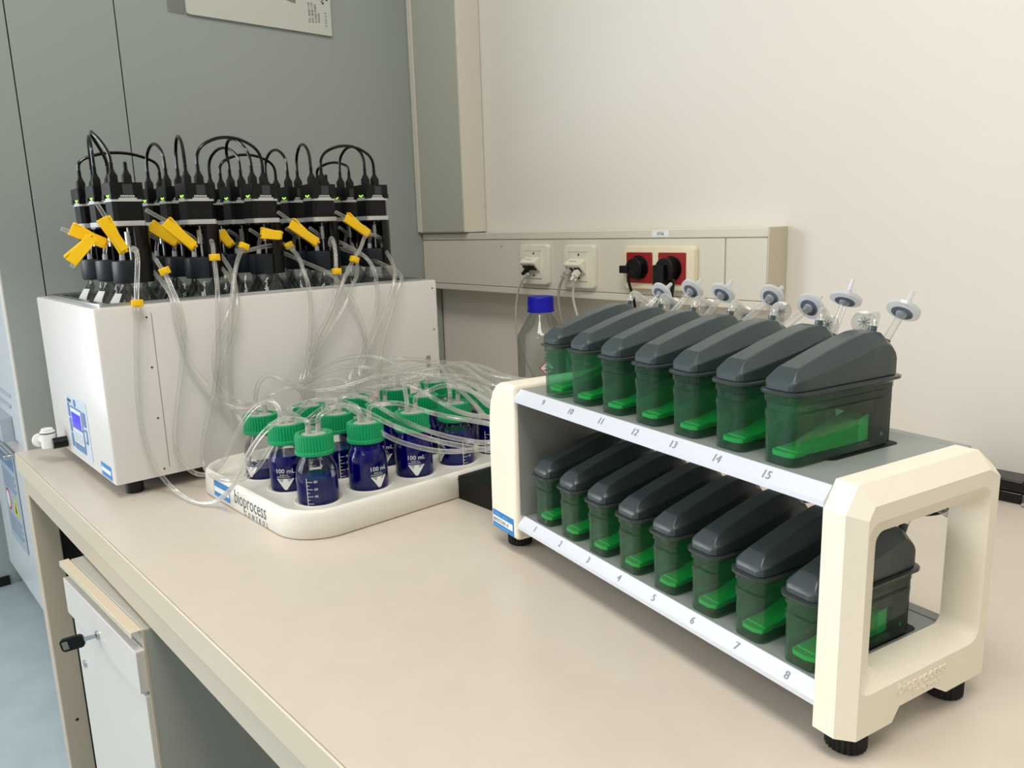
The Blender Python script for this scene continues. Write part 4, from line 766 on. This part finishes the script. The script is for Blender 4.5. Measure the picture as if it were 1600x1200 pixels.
text('logo_relief', 'CONTROL', .0052, (.0001, .0720, .0345), (0, 1, 0), (0, 0, 1), CREAMP, rack, depth=.0005, space=1.7)
# far end frame
ff = MB(); pts = [(-.4375, .0205), (-.4375, .2045), (-.4620, .2045), (-.4720, .2030), (-.4810, .1985), (-.4885, .1910), (-.4940, .1800), (-.4975, .1660), (-.4995, .1450), (-.5000, .0205)]
ffp = ff.loft([[(p[0], v, p[1]) for p in pts] for v in (0, .175)]).build('end_frame', CREAMP, rack, bevel=.005, seg=3, smooth=35)
MB().box(-.4376, -.4362, .004, .170, .0525, .186).build('inner_shade_plate', mat('inner_shade_grey', (150, 152, 148), .45), rack)  # grey sheet painting the shade on the frame's inner face
lb = MB(); plate(lb, (-.4940, -.0002, .0235), (1, 0, 0), (0, 0, 1), .0480, .0215, .0004, .001); lb = lb.build('inventory_label', LBLUE, rack)
m = MB(); plate(m, (-.4925, -.0007, .0300), (1, 0, 0), (0, 0, 1), .045, .0080, .0003); m.build('label_band', LWHITE, lb)
text('label_print', 'TU Wien      Inv. No.', .0038, (-.4915, -.0009, .0400), (1, 0, 0), (0, 0, 1), PRINTB, lb, depth=.00005)
text('label_number', '0070153/01-0', .0062, (-.4915, -.0012, .0316), (1, 0, 0), (0, 0, 1), PRINTD, lb, depth=.00005)
text('label_print', 'Verfahrenstechnik 166', .0038, (-.4915, -.0009, .0255), (1, 0, 0), (0, 0, 1), PRINTB, lb, depth=.00005)
# shelves with number strips
for zt, zb, nm in ((.2, .1865, 0), (.0505, .0370, 1)):
    sh_ = MB().box(-.4370, -.0285, .0085, .160, zb+.001, zt).build('shelf', SHELF, rack)
    MB().box(-.4370, -.0285, .162, .175, zb, zt-.0003).build('rear_rail', SHELF, rack, bevel=.0008)
    sp = MB().prism([(0, zb), (0, zb+.0040), (.0012, zb+.0052), (.0085, zt+.0003), (.0095, zt+.0003), (.0095, zb)], 'x', -.4370, -.0286).build('number_strip', STRIP, rack)
    us = [-.3826+.0502*k for k in range(7)] if nm == 0 else [-.4056+.0500*k for k in range(8)]
    nums = range(9, 16) if nm == 0 else range(1, 9)
    yd = Vector((0, .0073, .0088)).normalized()
    for u, n_ in zip(us, nums):
        t = text('strip_number', str(n_), .0092, (u, .0020, zb+.0062), (1, 0, 0), tuple(yd), PRINTN, rack, depth=.00008, align='CENTER')
        t.location.y = -.00035; t.location.z = .0003
    for k in range(7 if nm == 0 else 8):
        uc = (-.0821-(6-k)*.0502) if nm == 0 else (-.0560-(7-k)*.0500)
        s_ = MB(); s_.loft([[(uc+p[0], .0135+p[1], z) for p in rrect(-.012, .018, .040, .124, .006, 4)] for z in (zt, zt+.0004)]); s_.build('slot', SLOTM, rack)
def foot(u, v):
    MB().lathe([(.0125, 0), (.0148, .0015), (.0148, .0135), (.0125, .0150), (.008, .0210)], o=(u, v, 0), seg=48, rib=.0013, ribz=(.001, .014)).build('foot', BLACKS, rack)
for u in (-.020, -.478):
    for v in (.027, .148): foot(u, v)

# ---- measuring cell
def make_cell(port1, port2, fl, tp, dc, upper=True):
    r = empty('measuring_cell')
    hw = .0162; rr = lambda e, z, f=0, b=0: [(p[0], p[1], z) for p in rrect(-hw-e, hw+e, -e-f, .1175+e+b, .0085+e, 5)]
    m = MB(); m.loft([rr(-.0024, 0), rr(-.0012, .0012), rr(-.0009, .034), rr(-.0002, .0342), rr(0, .0400), rr(-.0014, .0410), rr(-.0010, .0460), rr(.0004, .0475), rr(.0004, .0530)])
    m.build('clear_box', CELLP, r, smooth=35)
    m = MB(); m.loft([rr(.0026, .0532, .0004, .0040), rr(.0034, .0538, .0004, .0042), rr(.0034, .0556, .0004, .0042), rr(.0022, .0562, .0004, .0035)]); m.build('rim', mat('smoky_rim', (50, 58, 58), .2), r)
    S = [(-.0005, .0095, .001, .0600, .0606), (.0008, .0122, .0015, .0618, .0628), (.0030, .0143, .0030, .0630, .0652), (.0065, .0154, .0055, .0640, .0690), (.011, .0158, .0070, .0648, .0722), (.02, .016, .0075, .0663, .0750), (.045, .016, .0075, .0705, .0825), (.068, .016, .0075, .0750, .0883), (.083, .016, .0075, .0790, .0912), (.094, .016, .0075, .0815, .0918), (.103, .016, .0073, .0815, .0900), (.109, .0159, .007, .0790, .0855), (.1135, .0157, .0065, .0745, .0795), (.1165, .0150, .005, .0700, .0738), (.1180, .0135, .003, .0660, .0690)]
    m = MB(); m.loft([[(-w_, v, .0562), (-w_, v, zc), (-w_+i, v, zr), (w_-i, v, zr), (w_, v, zc), (w_, v, .0562)] for v, w_, i, zc, zr in S])
    m.build('lid', LID, r, bevel=.0008, seg=2, smooth=17)
    # inside: green flap (wedge), water coloured with the flap's reflected green, black sensor block
    m = MB(); hwf = .0098
    m.loft([[(-hwf, v, z0), (hwf, v, z0), (hwf, v, z1), (-hwf, v, z1)] for v, z0, z1 in ((.012, .0062, .0098), (.030, .0058, .0105), (.060, .0055, .0185), (.0935, .0058, .0272))])
    fl_ = m.build('green_flap', FLAP, r, bevel=.0006)
    m = MB(); m.prism([(-.0105, .0085), (-.0070, .0050), (.0040, .0045), (.0105, .0080), (.0105, .0200), (-.0105, .0200)], 'z', .0056, .0092); m.build('flap_nose', FLAP, r, bevel=.0006)
    m = MB(); m.loft([[(p[0], p[1], z) for p in rrect(-hw+.0028, hw-.0028, .0030, .0800, .006, 4)] for z in (.0022, .0470)]); m.build('flap_bounce_water', GFILM, r)
    MB().box(-.0138, .0138, .0935, .1150, .0012, .0500).build('sensor_block', BLACK, r, bevel=.0006)
    MB().box(-.0138, .0138, .0800, .0930, .0290, .0500).build('block_arm', BLACKG, r)
    MB().rod((.0136, .1040, .0100), (.0143, .1040, .0100), .0016, seg=12).build('sensor_dot', mat('dot_green', (60, 170, 70), .4), r)
    MB().box(-.0130, .0130, .0600, .0925, .0012, .0048).build('clear_foot', CLEARP, r)
    if upper:
        p1, p2, F, T, Dc = [Vector(x) for x in (port1, port2, fl, tp, dc)]
        b1 = Vector((p1.x, .1065, .0815)); b2 = p2-(F-p2).normalized()*.004
        t1 = p1+Vector((0, 0, .003)); 
        MB().rod(b1, b1+Vector((0, .002, .0120)), .0034, seg=14).build('port', GPORT, r)
        d2 = (F-b2).normalized()
        MB().rod(b2-d2*.003, b2+d2*.0065, .0034, seg=14).build('port', GPORT, r)
        m = MB().rod(b2+d2*.004, F-d2*.0045, .0031, seg=12); m.build('filter_tube', TUBE, r, smooth=80)
        d = (d2+Vector((-.28, .41, .05))).normalized(); x = d.orthogonal().normalized(); y = d.cross(x)
        def disc(mb, prof_, c):
            mb.loft([[tuple(c+d*z+x*R_*math.cos(2*PI*k/28)+y*R_*math.sin(2*PI*k/28)) for k in range(28)] for R_, z in prof_]); return mb
        fo = disc(MB(), [(.0040, -.0055), (.0042, -.0030), (.0105, -.0026), (.0128, -.0018), (.0128, .0012), (.0105, .0024), (.0040, .0030), (.0030, .0065)], F).build('syringe_filter', FILTM, r, smooth=35)
        m = disc(MB(), [(.0060, -.0034), (.0082, -.0034), (.0082, -.0029), (.0060, -.0029)], F); m.build('filter_ring', mat('filter_grey', (104, 116, 130), .4), fo)
        MB().rod(F+d*.0055, F+d*.0175, .0024, .0019, seg=10).build('nipple', FILTM, fo)
        q0 = b1+Vector((0, .002, .010)); side = Dc-q0
        P = [q0, q0+Vector((0, .002, .006)), q0+Vector((side.x*.2+.002, .007, .0100)), q0+Vector((side.x*.5+.003, .014, .0095)), Vector((Dc.x, Dc.y+.002, Dc.z+.004))]
        tube_mb([tuple(p) for p in P], .0031, 10, 6).build('gas_tube', TUBE, r, smooth=80)
        dv = Vector((.55, -.75, .25)).normalized(); xx = dv.orthogonal().normalized(); yy = dv.cross(xx)
        cv = MB().loft([[tuple(Dc+dv*z+xx*R_*math.cos(2*PI*k/24)+yy*R_*math.sin(2*PI*k/24)) for k in range(24)] for R_, z in ((.0055, -.003), (.0095, -.002), (.0098, .001), (.0060, .0026))]).build('check_valve', CLEARP, r, smooth=35)
        sp_ = MB()
        for k in range(4):
            a = k*PI/4; e = xx*math.cos(a)+yy*math.sin(a); sp_.obox(Dc+dv*.0030, e, dv.cross(e), dv, .0046, .0005, .0004)
        sp_.build('valve_spokes', mat('spoke_grey', (130, 138, 140), .4), cv)
        P = [Dc+Vector((-.002, .003, -.004)), Dc+Vector((-.008, .012, -.012)), Dc+Vector((-.022, .020, -.030)), Dc+Vector((-.04, .024, -.055)), Dc+Vector((-.06, .026, -.09))]
        tube_mb([tuple(p) for p in P], .0028, 10, 5).build('gas_tube', TUBE, r, smooth=80)
    else:
        MB().rod((-.003, .103, .087), (-.003, .105, .0970), .0034, seg=14).build('port', GPORT, r)
        MB().rod((.004, .112, .079), (.004, .1165, .0885), .0034, seg=14).build('port', GPORT, r)
        tube_mb([(.004, .1160, .087), (.006, .122, .098), (.010, .130, .103), (.016, .140, .101), (.020, .148, .094)], .0031, 10).build('gas_tube', TUBE, r, smooth=80)
        tube_mb([(-.003, .105, .095), (-.001, .109, .104), (.001, .118, .108), (.004, .134, .104), (.004, .150, .090)], .0031, 10).build('gas_tube', TUBE, r, smooth=80)
    return r
ORD8 = ('first', 'second', 'third', 'fourth', 'fifth', 'sixth', 'seventh', 'eighth')
for k in range(7):
    F = FILT[k]
    o = make_cell(*F)
    o.location = rack.matrix_basis @ Vector((-.0821-(6-k)*.0502, .0135, .2004)) if False else (Matrix.Translation(RO) @ Matrix.Rotation(RTH, 4, 'Z')) @ Vector((-.0821-(6-k)*.0502, .0135, .2004))
    o.rotation_euler = (0, 0, RTH)
    tag(o, 'upper-shelf measuring cell with clear filter, %s from the far end frame' % ORD8[k], 'measuring cell', 'measuring cells on the upper shelf')
low = make_cell(0, 0, 0, 0, 0, upper=False)
for k in range(8):
    o = low if k == 0 else copy_tree(low)
    o.location = (Matrix.Translation(RO) @ Matrix.Rotation(RTH, 4, 'Z')) @ Vector((-.0535-(7-k)*.0500, .0105, .0509))
    o.rotation_euler = (0, 0, RTH)
    tag(o, 'lower-shelf grey-lidded measuring cell, %s from the far end frame' % ORD8[k], 'measuring cell', 'measuring cells on the lower shelf')
# dark cable loop behind the lower cells, seen through the near end frame
P = [(0, 0, 0), (.004, .010, .010), (.012, .022, .012), (.018, .022, .004), (.012, .012, -.006), (-.010, .008, -.012), (-.06, .012, -.016), (-.12, .015, -.03)]
c = tube_mb(P, .0026, 8).build('looped_cable', BLACK); c.location = (Matrix.Translation(RO) @ Matrix.Rotation(RTH, 4, 'Z')) @ Vector((-.050, .150, .150))
tag(c, 'black cable loop behind the rack, seen through the near end frame', 'cable')
